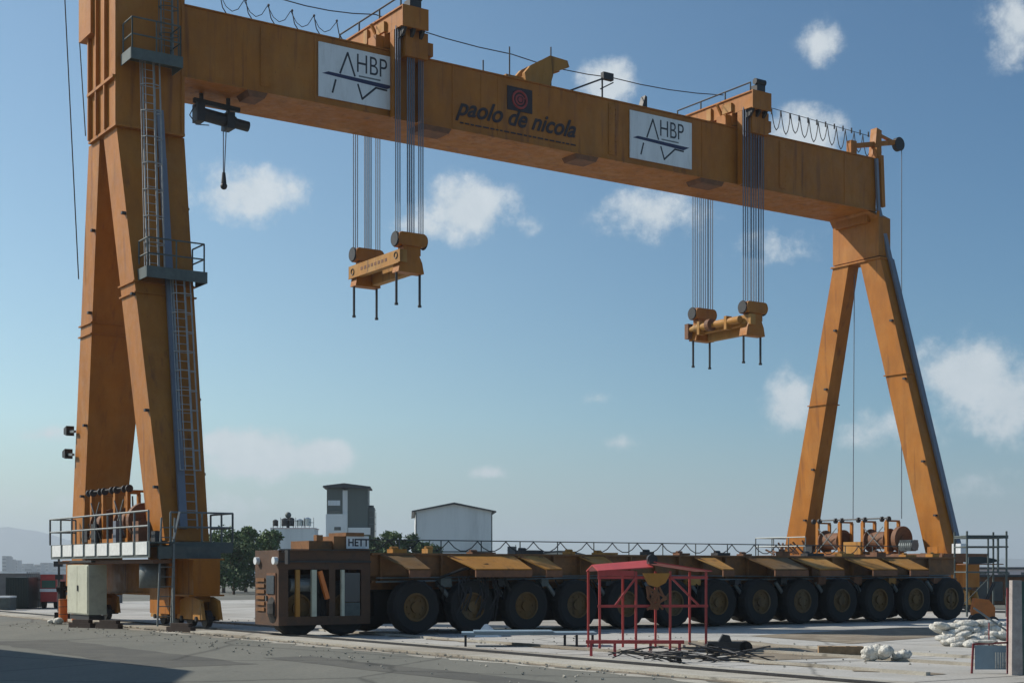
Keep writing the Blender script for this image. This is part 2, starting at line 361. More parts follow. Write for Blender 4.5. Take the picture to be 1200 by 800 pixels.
for k in range(1500):
    v_ = rn.uniform(-30, 5); u_ = rn.choice((rn.gauss(-2.75, .15), rn.gauss(-.45, .1), rn.gauss(1.5, .25), rn.uniform(-6, -2.6), rn.uniform(2, 8)))
    c = cw(u_, v_, .02); q = rn.uniform(.008, .035); b.ball((c.x, c.y, c.z), q, 5, 3, (1, 1, .7), .3)
tag(b.build('gravel', STRIPM), 'scattered grit and pebbles beside the crane rail', None, None, 'stuff')
# crane rails
for u0, lab in ((-1.5, 'long dark crane rail in pale bed under the left tower'), (35.9, 'crane rail running under the right leg behind the transporter')):
    b = MB(); b.box(u0 - .055, u0 + .055, -36, 60, .02, .065); b.box(u0 - .035, u0 + .035, -36, 60, .067, .10)
    b2 = b.build('crane_rail', DARK); b2.location = O; b2.rotation_euler.z = RZ; tag(b2, lab, 'rail', 'crane rails')

# hills far behind
def ridge(px0, px1, Y, prof, name='hills'):
    b = MB(); n = 60; vv = []
    for i in range(n + 1):
        t = i / n; px = px0 + (px1 - px0) * t; h = prof(px)
        c = at(px, Y); vv += [(c.x, Y - h * 2.2, -1), (c.x, Y - h * .9, h * .55), (c.x, Y, h), (c.x, Y + h * 2, -1)]
    fs = []
    for i in range(n):
        for j in range(3): fs.append((i * 4 + j, i * 4 + 4 + j, i * 4 + 5 + j, i * 4 + 1 + j))
    b.add(vv, fs); return tag(b.build(name, HILL), kind='structure')
ridge(-500, 520, 7000, lambda p: 50 + 150 * math.exp(-((p + 10) / 130) ** 2) + 45 * math.exp(-((p - 330) / 200) ** 2) + 5 * math.sin(p * .06) + 4 * math.sin(p * .13 + 1))
ridge(400, 1700, 7000, lambda p: 42 + 18 * math.sin(p * .006) + 5 * math.sin(p * .05))

# ================================================================== THE GANTRY CRANE
C = thing('gantry_crane', 'huge yellow gantry crane with two A-shaped towers standing over the yard', 'gantry crane', O, RZ)

# main girder with pads, seams
b = MB()
b.box(-.28, 35.2, 0, 2.7, 19.42, 21.90)
b.box(-.28, 35.2, -.06, 2.76, 19.36, 19.417)
b.box(-.28, 35.2, -.06, 2.76, 21.903, 21.95)
for u_ in (4.9, 10.95, 24.0, 33.0):
    b.box(u_, u_ + .09, -.022, -.001, 19.42, 21.90)
for u_ in (12.3, 13.1, 26.0): b.box(u_, u_ + .03, -.012, -.001, 19.42, 21.90)
girder = b.build('main_girder', PAINT, C)
b = MB()
for u0, u1 in ((2.2, 3.0), (9.5, 10.9), (17.0, 18.2), (23.9, 25.3)):
    b.add([(u0, -.05, 19.36), (u1, -.05, 19.36), (u1, .95, 19.36), (u0, .95, 19.36), (u0 + .1, 0, 19.16), (u1 - .1, 0, 19.16), (u1 - .1, .9, 19.16), (u0 + .1, .9, 19.16)],
          [(0, 1, 2, 3), (4, 7, 6, 5), (0, 4, 5, 1), (1, 5, 6, 2), (2, 6, 7, 3), (3, 7, 4, 0)])
b.build_each('lifting_pad', RUSTY, girder)
for u_ in (2.94, 18.99, 28.94):
    b = MB(); b.box(u_ - .22, u_ + .22, -.035, -.023, 19.6, 21.75)
    for i in range(9):
        for e in (-.15, .15): b.cyl((u_ + e, -.055, 19.72 + i * .23), (u_ + e, -.035, 19.72 + i * .23), .025, 6)
    b.build('splice_plate', PAINT, girder)
b = MB(); b.box(.0, 34.9, 1.9, 2.4, 21.955, 22.03); b.build('trolley_rail', DARK, girder)
b = MB(); b.box(.0, 34.9, .3, .5, 21.955, 22.03); b.build('trolley_rail', DARK, girder)

# left tower head
b = MB(); b.box(-2.65, -.3, -.02, 2.72, 17.35, 22.6)
b.box(-2.72, -.2, -.09, 2.79, 17.25, 17.34); b.box(-2.70, -2.65, -.02, .08, 17.35, 22.6)
for v_ in (.9, 1.8, 2.62): b.box(-2.78, -2.65, v_, v_ + .1, 17.35, 22.5)
b.box(-2.80, -2.65, -.02, 2.72, 18.9, 19.0); b.box(-2.9, -2.5, 2.0, 3.3, 21.0, 22.7); b.box(-.32, -.2, -.06, .06, 17.35, 22.6)
b.build('tower_head', PAINT, C)

def leg(top, zt, bot, zb, name='leg', fl=(.38, .40), mat_=PAINT, lug_side=None):
    b = MB(); b.loft(bot, zb, top, zt)
    def at_t(t, e=0):
        r = [bot[i] + (top[i] - bot[i]) * t for i in range(4)]
        return (r[0] - e, r[1] + e, r[2] - e, r[3] + e), zb + (zt - zb) * t
    o = b.build(name, mat_, C)
    b = MB()
    for t in fl:
        a, za = at_t(t, .07); c, zc = at_t(t + .05 / (zt - zb), .07); b.loft(a, za, c, zc)
    # thin stiffener strip down the middle of the face
    b.build('flange', mat_, o)
    b = MB()
    for t in (.12, .30, .58, .78):
        a, za = at_t(t)
        b.box(a[0] - .14, a[0] + .02, a[2] + .05, a[2] + .2, za, za + .09); b.box(a[1] - .02, a[1] + .12, a[2] + .3, a[2] + .45, za + .5, za + .58)
    b.build('bracket', DARK, o)
    return o
near_l = leg((-2.6, -.13, .15, 1.5), 17.25, (-2.27, -.74, -3.55, -2.1), 2.9, fl=(.585, .612))
far_l = leg((-2.6, -.20, 1.9, 3.1), 17.25, (-2.27, -.74, 4.75, 6.15), 2.9, fl=(.53, .557))
# vertical stub legs to the sill
b = MB(); b.box(-2.2, -.78, -3.75, -2.0, .5, 2.88); b.box(-2.25, -.72, -3.8, -1.95, 2.3, 2.36); b.build('leg_base', PAINT, C)
b = MB(); b.box(-2.2, -.78, 4.7, 6.3, 1.0, 2.88); b.build('leg_base', PAINT, C)
b = MB(); b.box(-1.95, -1.05, -5.2, 7.8, 1.15, 2.25); b.box(-2.1, -.9, -5.2, 7.8, 2.253, 2.3); b.box(-2.1, -.9, -5.2, 7.8, 1.09, 1.147); b.build('sill_beam', PAINT, C)
def bogie(u, v):
    b = MB(); b.prism([(v - 1.1, .35), (v + 1.1, .35), (v + .9, .95), (v + .35, 1.07), (v - .35, 1.07), (v - .9, .95)], 'x', u - .34, u - .24)
    b.prism([(v - 1.1, .35), (v + 1.1, .35), (v + .9, .95), (v + .35, 1.07), (v - .35, 1.07), (v - .9, .95)], 'x', u + .24, u + .34); b.box(u - .24, u + .24, v - .3, v + .3, .9, 1.07)
    o = b.build('bogie', PAINT2, C)
    for dv in (-.62, .62):
        w = MB(); w.cyl((u - .09, v + dv, .375), (u + .09, v + dv, .375), .275, 20); w.cyl((u - .4, v + dv, .375), (u + .4, v + dv, .375), .08, 10); w.build('wheel', DARK, o)
for v_ in (-4.6, -2.2, 4.9, 7.2): bogie(-1.5, v_)

# right tower
b = MB(); b.box(35.0, 35.75, -.42, 2.65, 17.15, 19.0); b.box(34.8, 35.6, .2, 2.3, 18.85, 19.35)
b.box(34.92, 35.85, -.5, 2.73, 17.0, 17.08); b.box(34.93, 35.0, -.42, -.3, 17.15, 19.3)
b.build('tower_head', PAINT, C)
b = MB(); b.add([(35.0, -.42, 19.0), (35.75, -.42, 19.0), (35.75, 2.65, 19.0), (35.0, 2.65, 19.0), (34.7, .05, 19.355), (35.4, .05, 19.355), (35.4, 2.6, 19.355), (34.7, 2.6, 19.355)],
                [(0, 3, 2, 1), (4, 5, 6, 7), (0, 1, 5, 4), (1, 2, 6, 5), (2, 3, 7, 6), (3, 0, 4, 7)]); b.build('gusset', PAINT, C)
near_r = leg((35.0, 35.72, -.45, .85), 17.0, (35.62, 36.55, -3.95, -2.7), 2.75, fl=(.60,))
far_r = leg((35.0, 35.72, 1.6, 2.65), 17.0, (35.62, 36.55, 5.4, 6.75), 2.75, fl=(.53,))
b = MB(); b.box(35.5, 36.6, -4.1, -2.5, 1.0, 2.74); b.build('leg_base', PAINT, C)
b = MB(); b.box(35.5, 36.6, 5.3, 6.9, 1.0, 2.74); b.build('leg_base', PAINT, C)
b = MB(); b.box(35.5, 36.4, -5.2, 8.0, 1.15, 2.25); b.build('sill_beam', PAINT, C)
for v_ in (-4.3, 7.0): bogie(35.9, v_)

# grey conduits
b = MB(); pts = [(-1.3, -.10, 17.2), (-1.28, -.25, 16.4), (-1.42, -3.66, 3.3)]
b.bar((-1.15, -.14, 18.0), (-1.08, -.22, 16.3), .24, .1, (0, 1, 0)); b.bar((-1.08, -.22, 16.3), (-1.66, -3.62, 3.3), .26, .12, (0, 1, 0)); b.build('cable_conduit', CONDUIT, C)
b = MB(); b.bar((35.1, -.12, 21.9), (35.2, -.16, 19.5), .16, .12, (0, 1, 0)); b.bar((35.2, -.16, 19.5), (35.58, -.56, 17.0), .24, .12, (0, 1, 0)); b.bar((35.58, -.58, 17.0), (36.45, -4.05, 2.75), .24, .12, (0, 1, 0)); b.bar((35.77, -.56, 17.0), (36.64, -4.0, 2.75), .07, .12, (0, 1, 0)); b.build('cable_conduit', CONDUIT, C)
b = MB(); b.bar((35.42, -.1, 22.1), (35.5, -.14, 19.6), .22, .2, (0, 1, 0)); b.build('end_post', PAINT, C)

# railings, ladders, platforms
def rail_path(b, pts, h, r=.028, post=1.0, mids=(.5,)):
    for p, q in zip(pts[:-1], pts[1:]):
        p = Vector(p); q = Vector(q); L_ = (q - p).length; n = max(1, round(L_ / post))
        for i in range(n + 1):
            c = p.lerp(q, i / n); b.cyl(c, c + Vector((0, 0, h)), r, 6)
        for k in (1.0,) + tuple(mids): b.cyl(p + Vector((0, 0, h * k)), q + Vector((0, 0, h * k)), r, 6)
def platform(name, x0, x1, y0, y1, z, th, path, h=1.05, post=.8, m=GREYG, mids=(.5,)):
    b = MB(); b.box(x0, x1, y0, y1, z - .05, z); b.box(x0 - .03, x1 + .03, y0 - .05, y0 - .005, z - th, z + .08); b.box(x0 - .035, x0 - .005, y0, y1, z - th, z + .08)
    b.box(x1 + .005, x1 + .035, y0, y1, z - th, z + .08)
    o = b.build(name, m, C); b = MB(); rail_path(b, path, h, post=post, mids=mids); b.build('railing', m, o); return o
def ladder(p, q, side=(1, 0, 0), w=.42, cage=True, back=(0, -1, 0), mt=None):
    p = Vector(p); q = Vector(q); s_ = Vector(side) * (w / 2); bk = Vector(back); b = MB()
    b.bar(p - s_, q - s_, .05); b.bar(p + s_, q + s_, .05)
    n = int((q - p).length / .3)
    for i in range(1, n): c = p.lerp(q, i / n); b.cyl(c - s_, c + s_, .016, 5)
    o = b.build('ladder', mt or GALV, C)
    if cage:
        b = MB(); n = int((q - p).length / .85)
        prof = [(-.5, 0), (-.85, .35), (-.6, .75), (0, .9), (.6, .75), (.85, .35), (.5, 0)]
        pr = [Vector(side) * (x * .42) + bk * (y * .5) for x, y in prof]
        p1 = p.lerp(q, min(.9, 2.0 / (q - p).length) if p.z < 4 else 0)
        for i in range(n + 1):
            c = p1.lerp(q, i / n)
            for a_, c_ in zip(pr[:-1], pr[1:]): b.bar(c + a_, c + c_, .05, .02)
        for a_ in pr[1:-1]: b.bar(p1 + a_, q + a_, .028, .02)
        b.build('safety_cage', mt or GREYG, o)
    return o
platform('upper_platform', -2.5, -.7, -1.05, -.1, 19.6, .3, [(-2.45, -.1, 19.6), (-2.45, -1.0, 19.6), (-.73, -1.0, 19.6), (-.73, -.1, 19.6)], 1.15, post=.9)
platform('middle_platform', -2.3, -.2, -2.0, -1.0, 12.05, .3, [(-2.25, -1.1, 12.05), (-2.25, -1.95, 12.05), (-.25, -1.95, 12.05), (-.25, -.9, 12.05)], 1.05, post=.95)
ladder((-1.9, -1.5, 12.05), (-1.64, -.32, 19.55), mt=LADM)
ladder((-1.38, -3.62, 3.3), (-.98, -1.45, 12.0), mt=LADM)
ladder((-.95, -.35, 19.6), (-.95, -.2, 23.4))
# tower deck of the left side
b = MB(); b.box(-3.3, -.7, -2.0, 4.7, 2.72, 2.78); b.box(-3.3, -2.35, -5.0, 5.2, 2.785, 2.83); b.box(-2.4, -.2, -4.2, -2.1, 2.70, 2.75)
b.box(-3.33, -3.303, -5.0, 5.2, 2.33, 2.85); b.box(-2.38, -.2, -4.24, -4.203, 2.5, 2.85); b.box(-.2, -.16, -4.2, -2.0, 2.5, 2.85); b.box(-3.33, -2.35, 5.203, 5.23, 2.4, 2.85)
b.box(-3.0, -.9, -4.9, -4.8, 2.3, 2.69)
deckL = b.build('tower_deck', GREYG, C)
b = MB(); rail_path(b, [(-3.36, -5.0, 2.85), (-3.36, 5.2, 2.85)], .95, post=1.25, r=.034); rail_path(b, [(-3.36, 5.2, 2.85), (-2.4, 5.2, 2.85)], .95, r=.034); rail_path(b, [(-2.35, -4.25, 2.85), (-.2, -4.25, 2.85), (-.2, -2.4, 2.85)], .95, post=.95, r=.034)
b.build('railing', GALV, deckL)
for i in range(8):
    v0 = -4.85 + i * 1.255; b = MB(); b.box(-3.365, -3.335, v0, v0 + 1.0, 2.42, 2.83)
    for k in range(3): pass
    b.build('toe_plate', PANELW, deckL)
b = MB(); b.box(-3.15, -2.5, -4.8, 4.9, 2.15, 2.26); b.build('walkway_beam', RUSTY, deckL)
ladder((-2.75, -4.75, .15), (-2.62, -4.75, 3.6), cage=False, w=.45, mt=GALV)
b = MB(); b.bar((-2.5, -4.9, 2.9), (-2.1, -4.4, 3.8), .06); b.bar((-2.5, -4.9, 0.1), (-2.5, -4.9, 2.9), .07); b.build('handrail', GALV, C)

# cabinets and tank under the deck
b = MB(); b.box(-3.4, -2.75, .72, 3.0, .38, 2.12); cab1 = b.build('electric_cabinet', CREAM, C)
b = MB(); b.box(-3.425, -3.403, .78, 1.84, .42, 2.08); b.build('cabinet_door', CREAM, cab1)
b = MB(); b.box(-3.425, -3.403, 1.88, 2.95, .42, 2.08); b.build('cabinet_door', CREAM, cab1)
b = MB(); b.box(-3.46, -3.43, 1.72, 1.80, 1.2, 1.4); b.build('door_handle', DARK, cab1)
b = MB(); b.box(-3.35, -2.8, .8, 2.9, .2, .36); b.box(-3.3, -2.0, .72, 3.1, 2.2, 2.27); b.build_each('cabinet_frame', DARK, cab1)
b = MB(); b.cyl((-2.6, -3.3, 1.35), (-2.6, -3.3, 2.25), .42, 20); b.build('tank', GALV, C, True)
b = MB(); b.cyl((-2.75, 3.6, .1), (-2.75, 3.6, .95), .3, 16); b.build('cable_reel', ORANGE, C)

# winches
def winch(u, vs0, z, name='winch', gear=True, sgn=1, h=1.6, n=4, pitch=1.5):
    b = MB(); b.box(u - .1, u + 1.0, vs0 - .2, vs0 + pitch * (n - 1) + .2, z, z + .18)
    w = b.build(name, PAINT, C)
    for i in range(n):
        b = MB(); v = vs0 + i * pitch; b.box(u - .06, u + .06, v - .09, v + .09, z + .18, z + h); b.box(u + .78, u + .88, v - .08, v + .08, z + .18, z + h)
        b.box(u - .06, u + .88, v - .05, v + .05, z + h, z + h + .08)
        b.build('frame', PAINT, w)
    b = MB(); b.cyl((u - .02, vs0, z + h + .16), (u - .02, vs0 + pitch * (n - 1), z + h + .16), .035, 8)
    for i in range(n):
        v = vs0 + i * pitch
        for dv in (.22, -.2): b.cyl((u - .02, v + dv, z + h + .12), (u - .02, v + dv + .09, z + h + .12), .13, 14)
    b.build('sheave', DARK, w)
    for i in (0, 2):
        v = vs0 + i * pitch + .12
        b = MB(); b.cyl((u + .42, v, z + .72), (u + .42, v + pitch - .24, z + .72), .42, 24)
        for e in (0, pitch - .3): b.cyl((u + .42, v + e, z + .72), (u + .42, v + e + .06, z + .72), .56, 24)
        b.build('rope_drum', RUSTY, w)
        b = MB(); b.bar((u - .09, v, z + .25), (u - .09, v + pitch - .24, z + h - .25), .035); b.bar((u - .12, v, z + h - .25), (u - .12, v + pitch - .24, z + .25), .035); b.build('cross_brace', GALV, w)
    v = vs0 - .75
    b = MB(); b.cyl((u + .35, v, z + .75), (u + .35, v + .25, z + .75), .62, 28); b.cyl((u + .35, v - .06, z + .75), (u + .35, v + .3, z + .75), .2, 14); b.build('gear_wheel', RUSTY, w)
    b = MB(); b.cyl((u + .1, v - .9, z + .45), (u + .1, v - .1, z + .45), .26, 16); b.box(u - .1, u + .3, v - .8, v - .2, z + .18, z + .3)
    for k in range(6): b.box(u - .17, u + .37, v - .85 + k * .12, v - .82 + k * .12, z + .22, z + .7)
    b.build('motor', GALV, w)
    b = MB(); b.box(u - .1, u + .5, vs0 + pitch * (n - 1) + .3, vs0 + pitch * (n - 1) + .9, z + .1, z + .55); b.build('gearbox', DARK, w)
    return w
winch(34.5, -1.3, 2.65, pitch=1.5)
winch(-2.45, -.6, 2.85, pitch=1.25, h=1.75)
rn = random.Random(4)
for k in range(7):
    b = MB(); u_ = rn.uniform(-2.9, -2.2); v_ = -3.9 + k * 1.2; b.box(u_, u_ + rn.uniform(.2, .5), v_, v_ + rn.uniform(.2, .6), 2.86, 2.86 + rn.uniform(.25, .8)); b.build('equipment_box', (DARK, RUSTY, GREYG, CONDUIT, RUSTY, DARK, PAINT2)[k], C)
for k in range(8):
    b = MB(); u_ = rn.uniform(-2.6, -1.4); v_ = rn.uniform(-1, 3.5); b.tube([(u_, v_, 2.9), (u_ + rn.uniform(-.3, .3), v_ + .3, 3.6), (u_, v_ + rn.uniform(.4, .9), rn.uniform(3.2, 4.6))], .03, 5); b.build('hose', BLACK, C)
b = MB(); b.box(34.1, 36.7, -5.0, 7.2, 2.5, 2.62); b.box(34.05, 34.09, -5.0, 7.2, 2.3, 2.7); b.box(34.1, 37.2, -5.04, -5.003, 2.3, 2.7); deckR = b.build('tower_deck', RUSTY, C)
b = MB(); b.box(34.0, 34.06, -3.9, -2.0, 1.65, 2.25); b.box(33.9, 34.1, -4.0, -1.7, 2.25, 2.29); b.box(33.98, 34.02, -4.8, -4.2, 2.7, 3.0); b.build('side_panel', PAINT, deckR)
b = MB(); b.box(33.9, 34.05, -.2, .9, 2.7, 3.3); b.build('control_box', PAINT2, deckR)
b = MB(); b.box(35.2, 35.7, -5.1, -4.6, 2.7, 3.15); b.build('control_box', WHITE, deckR)
b = MB(); rail_path(b, [(34.05, 3.6, 2.7), (34.05, 7.2, 2.7), (36.6, 7.2, 2.7)], .9, r=.03, post=1.2); b.build('railing', GALV, deckR)
b = MB()
for k in range(10):
    p = Vector((34.2 + random.random() * .5, 4.0 + k * .22, 2.75)); q = p + Vector((random.uniform(-.4, .4), random.uniform(.2, .8), random.uniform(.1, .7))); b.cyl(p, q, .05, 6)
b.build('hose', RUSTY, deckR)

# floodlights on the far-left leg
for z_ in (7.15, 6.3):
    u_ = -2.5
    v_ = 6.15 - (z_ - 2.9) / 14.35 * 3.05
    b = MB(); b.bar((u_, v_ - .25, z_ - .05), (u_, v_ + .5, z_), .09); b.build('floodlight_arm', GALV, C)
    b = MB(); b.prism([(v_ + .3, z_ - .17), (v_ + .62, z_ - .10), (v_ + .62, z_ + .12), (v_ + .3, z_ + .2)], 'x', u_ - .15, u_ + .15); b.build('floodlight', DARK, C)

# things on top of the girder
b = MB()
for i, u_ in enumerate((1.2, 2.2, 3.1, 4.05, 4.95, 5.9)):
    b.tube([(u_ + .35, .2, 21.95), (u_ + .12, .15, 22.2), (u_, .1, 22.62)], .02, 5); b.ball((u_, .1, 22.65), .05, 6, 4)
b.build('cable_post', DARK, C)
b = MB(); pts = []
for i in range(5):
    u0 = 1.2 + i * .93
    pts += [(u0 + .93 * t, .1, 22.62 - .5 * (1 - (2 * t - 1) ** 2)) for t in (0, .25, .5, .75)]
b.tube(pts + [(5.9, .1, 22.62)], .014, 5); b.build('festoon_cable', DARK, C)
b = MB(); pts = []
for i in range(11):
    u0 = 29.6 + i * .62; zt = 23.75 - .02 * i
    pts += [(u0 + .62 * t, 1.4, zt - (.95 + .1 * math.sin(i * 2.1)) * (1 - (2 * t - 1) ** 2)) for t in (0, .15, .3, .5, .7, .85)]
b.tube(pts, .022, 5); b.cyl((29.4, 1.4, 23.8), (36.4, 1.4, 23.55), .016, 5); b.build('festoon_cable', DARK, C)
b = MB()
for i in range(0, 12): b.cyl((29.6 + i * .6, 1.4, 23.5), (29.6 + i * .6, 1.4, 23.75), .04, 6)
b.build_each('cable_runner', DARK, C)
b = MB(); wire = [(-3, 1.35, 23.9), (4.2, 1.35, 23.5), (8.25, 1.35, 23.76), (14.7, 1.35, 23.45), (20, 1.35, 23.45), (26.5, 1.35, 23.84)]
for a_, c_ in zip(wire[:-1], wire[1:]):
    a_ = Vector(a_); c_ = Vector(c_); b.tube([a_.lerp(c_, t) - Vector((0, 0, .14 * 4 * t * (1 - t))) for t in (0, .25, .5, .75, 1)], .022, 5)
b.build('overhead_wire', DARK, C)
# sheave bracket amidships
b = MB(); b.prism([(15.1, 21.95), (16.2, 21.95), (16.5, 22.9), (17.3, 23.25), (17.2, 23.5), (16.3, 23.55), (15.3, 22.95), (15.0, 22.6)], 'y', .8, 1.0)
b.prism([(15.1, 21.95), (16.2, 21.95), (16.5, 22.9), (17.3, 23.25), (17.2, 23.5), (16.3, 23.55), (15.3, 22.95), (15.0, 22.6)], 'y', 1.5, 1.7)
b.box(15.2, 16.0, 1.003, 1.497, 22.2, 22.6); b.box(14.2, 15.1, 1.0, 1.2, 22.3, 22.45); b.build('sheave_bracket', PAINT2, C)
b = MB()
for u_, h in ((13.0, .8), (14.3, 1.6), (16.4, 2.0)): b.cyl((u_, .9, 21.95), (u_, .9, 21.95 + h), .03, 6)
b.cyl((12.9, .9, 22.3), (14.3, .9, 22.3), .02, 6); b.build('guard_post', DARK, C)
b = MB(); b.bar((17.4, 1.0, 22.3), (19.5, 1.0, 23.3), .07); b.cyl((19.2, 1.0, 21.95), (19.2, 1.0, 23.2), .04, 6); b.box(19.2, 19.75, .9, 1.1, 23.15, 23.45); b.bar((19.1, 1, 22.7), (19.8, 1.0, 23.1), .05); b.build('lamp_arm', DARK, C)
b = MB(); b.prism([(20.75, 21.95), (21.05, 21.95), (21.05, 22.5), (20.95, 22.55)], 'y', .2, .5); b.build('end_stop', DARK, C)
# davit at the far end of the girder
b = MB(); b.box(33.9, 34.3, .4, .7, 21.95, 22.75); b.bar((34.1, .5, 22.5), (37.3, .5, 23.2), .2, .22); b.prism([(35.4, 21.9), (35.9, 21.9), (35.95, 23.5), (35.6, 23.6)], 'y', .3, .7)
b.bar((35.7, .5, 23.4), (37.3, .5, 23.1), .12); b.box(35.25, 35.6, -.0, .25, 20.9, 22.5); dv = b.build('davit', PAINT, C)
b = MB(); b.cyl((37.35, .38, 23.1), (37.35, .62, 23.1), .34, 18); b.build('sheave', DARK, dv)
b = MB(); b.cyl((37.6, .5, 23.1), (37.6, .5, 4.5), .024, 6); b.build('hanging_rope', ROPE, dv)
b = MB(); b.cyl((35.55, 1.72, 17.0), (35.45, 1.72, 4.5), .022, 6); b.build('hanging_rope', ROPE, dv)
b = MB(); b.cyl((-3.3, 4.0, 25.0), (-2.68, 4.0, 12.6), .022, 6); b.cyl((-2.9, 3.2, 21.0), (-2.75, 3.0, 17.6), .02, 6); b.build('supply_cable', DARK, C)

# sign boards
def board(u0, u1, z0, z1):
    b = MB(); b.box(u0, u1, -.085, -.03, z0, z1); s_ = b.build('sign_board', WHITE, C)
    W = u1 - u0; H = z1 - z0
    def P(x, z): return (u0 + x * W, z0 + z * H)
    def stroke(pts, w, y=-.0885):
        for (a_, c_) in zip(pts[:-1], pts[1:]):
            a_ = P(*a_); c_ = P(*c_); b.bar((a_[0], y, a_[1]), (c_[0], y, c_[1]), w, .004, (0, 1, 0)) if False else b.add(strip(a_, c_, w, y), [(0, 1, 2, 3)])
    def strip(a_, c_, w, y):
        dx, dz = c_[0] - a_[0], c_[1] - a_[1]; l_ = math.hypot(dx, dz); nx, nz_ = -dz / l_ * w / 2, dx / l_ * w / 2
        ex, ez = dx / l_ * w * .3, dz / l_ * w * .3
        return [(a_[0] - ex + nx, y, a_[1] - ez + nz_), (c_[0] + ex + nx, y, c_[1] + ez + nz_), (c_[0] + ex - nx, y, c_[1] + ez - nz_), (a_[0] - ex - nx, y, a_[1] - ez - nz_)]
    b = MB(); stroke([(.265, .50), (.36, .90), (.45, .50)], .075); stroke([(.17, .115), (.21, .355)], .075); stroke([(.49, .355), (.545, .10), (.72, .36), (.86, .35)], .075); b.build('mark_lines', INK, s_)
    b = MB(); b.add([(P(.04, .43)[0], -.0885, P(.04, .43)[1]), (P(.12, .485)[0], -.0885, P(.12, .485)[1]), (P(.96, .455)[0], -.0885, P(.96, .455)[1]), (P(.86, .375)[0], -.0885, P(.86, .375)[1])], [(0, 1, 2, 3)]); b.build('mark_bar', NAVY, s_)
    text_part('lettering', 'HBP', H * .50, INK, s_, u0 + W * .46, -.0885, z0 + H * .585, xs=W * .43 / (H * .50 * 1.9), offset=-.006)
    b = MB(); b.add([(P(.5, .50)[0], -.0885, P(.5, .50)[1]), (P(.78, .50)[0], -.0885, P(.78, .50)[1]), (P(.78, .53)[0], -.0885, P(.78, .53)[1]), (P(.5, .53)[0], -.0885, P(.5, .53)[1])], [(0, 1, 2, 3)]); b.build('small_print', GALV, s_)
    return s_
board(5.05, 8.42, 19.62, 21.66)['label'] = 'white board with dark peak mark nearer the left tower'
board(19.88, 23.35, 19.62, 21.66)['label'] = 'white board with dark peak mark nearer the right tower'
t_ = text_part('painted_lettering', 'paolo de nicola', 1.0, PLUM, C, 11.15, -.026, 20.0, shear=.42, offset=.02, xs=1.0)
w_ = t_.dimensions.x; t_.scale.x = 5.95 / max(w_, .1)
b = MB()
u_ = 11.3
while u_ < 16.9:
    w = random.uniform(.1, .3); b.box(u_, u_ + w, -.03, -.026, 19.66, 19.72); u_ += w + .07
b.build('painted_small_print', PLUM, C)
b = MB(); b.box(13.57, 14.8, -.03, -.002, 20.62, 21.58); em = b.build('emblem', PLUM, C)
b = MB(); b.ring((14.18, -.036, 21.1), (0, 1, 0), .34, .05, 28, 6); b.cyl((14.18, -.034, 21.1), (14.18, -.044, 21.1), .22, 24); b.bar((14.18, -.046, 21.1), (14.5, -.046, 21.22), .05, .02, (0, 1, 0)); b.build('emblem_disc', REDINK, em)
b = MB(); b.ring((14.2, -.048, 21.1), (0, 1, 0), .13, .022, 20, 5); b.build('emblem_ring', PLUM, em)

# ================================================================== TROLLEYS + LIFTING BLOCKS
tr = thing('hoist_trolley', 'yellow hoist trolley straddling the girder beside the left white sign', 'trolley', (0, 0, 0), RZ, 'hoist trolleys on the girder')
b = MB(); b.box(0, 1.02, -1.1, 4.1, 22.62, 23.3); b.box(-.06, 1.08, -1.1, 4.1, 23.303, 23.36); b.box(-.06, 1.08, -1.16, -1.103, 22.55, 23.36)
b.build('cross_beam', PAINT, tr)
b = MB(); b.box(-.15, 1.6, .1, .9, 22.05, 22.6); b.box(-.15, 1.6, 1.8, 2.6, 22.05, 22.6); b.box(.3, 1.3, -.75, .1, 21.6, 22.6); b.box(1.05, 1.65, -.55, .06, 21.85, 22.35); b.box(-.5, .1, .15, .75, 22.04, 22.5); b.build('carriage', PAINT, tr)
b = MB()
for v_ in (.4, 2.15):
    for u_ in (-.02, 1.45): b.cyl((u_, v_ - .1, 22.2), (u_, v_ + .1, 22.2), .17, 16)
b.build('wheel', DARK, tr)
b = MB(); b.box(-.02, .06, -.42, -.12, 19.3, 22.6); b.box(1.14, 1.22, -.42, -.12, 19.3, 22.6); b.box(.06, 1.14, -.14, -.1, 19.3, 22.5); b.build('rope_guide', PAINT, tr)
b = MB(); rail_path(b, [(-.05, -1.0, 23.36), (-.05, 4.0, 23.36)], .35, r=.035, post=1.6, mids=()); b.build('handrail', DARK, tr)
b = MB(); b.box(.35, .85, -1.0, -.55, 23.36, 23.7); b.cyl((.3, -.9, 23.85), (.9, -.9, 23.85), .14, 12); b.build('motor', DARK, tr)
b = MB()
for v_ in (-.55, 2.88):
    for u_ in (.1, .5, .9): b.cyl((u_, v_, 22.75), (u_ + .12, v_, 22.75), .48, 20)
b.build_each('sheave', DARK, tr)
b = MB(); b.bar((.2, 1.0, 22.5), (-.25, 1.0, 23.2), .1); b.bar((.5, 2.2, 22.4), (.1, 2.9, 22.9), .12); b.box(-.12, -.0, .2, .8, 22.7, 23.1); b.box(-.1, -.0, 1.6, 1.9, 22.65, 23.2); b.build_each('bracket', PAINT2, tr)
tr.location = cw(8.1, 0)
tr2 = copy_tree(tr); tr2.location = cw(26.05, 0); tr2['label'] = 'yellow hoist trolley straddling the girder beyond the right white sign'

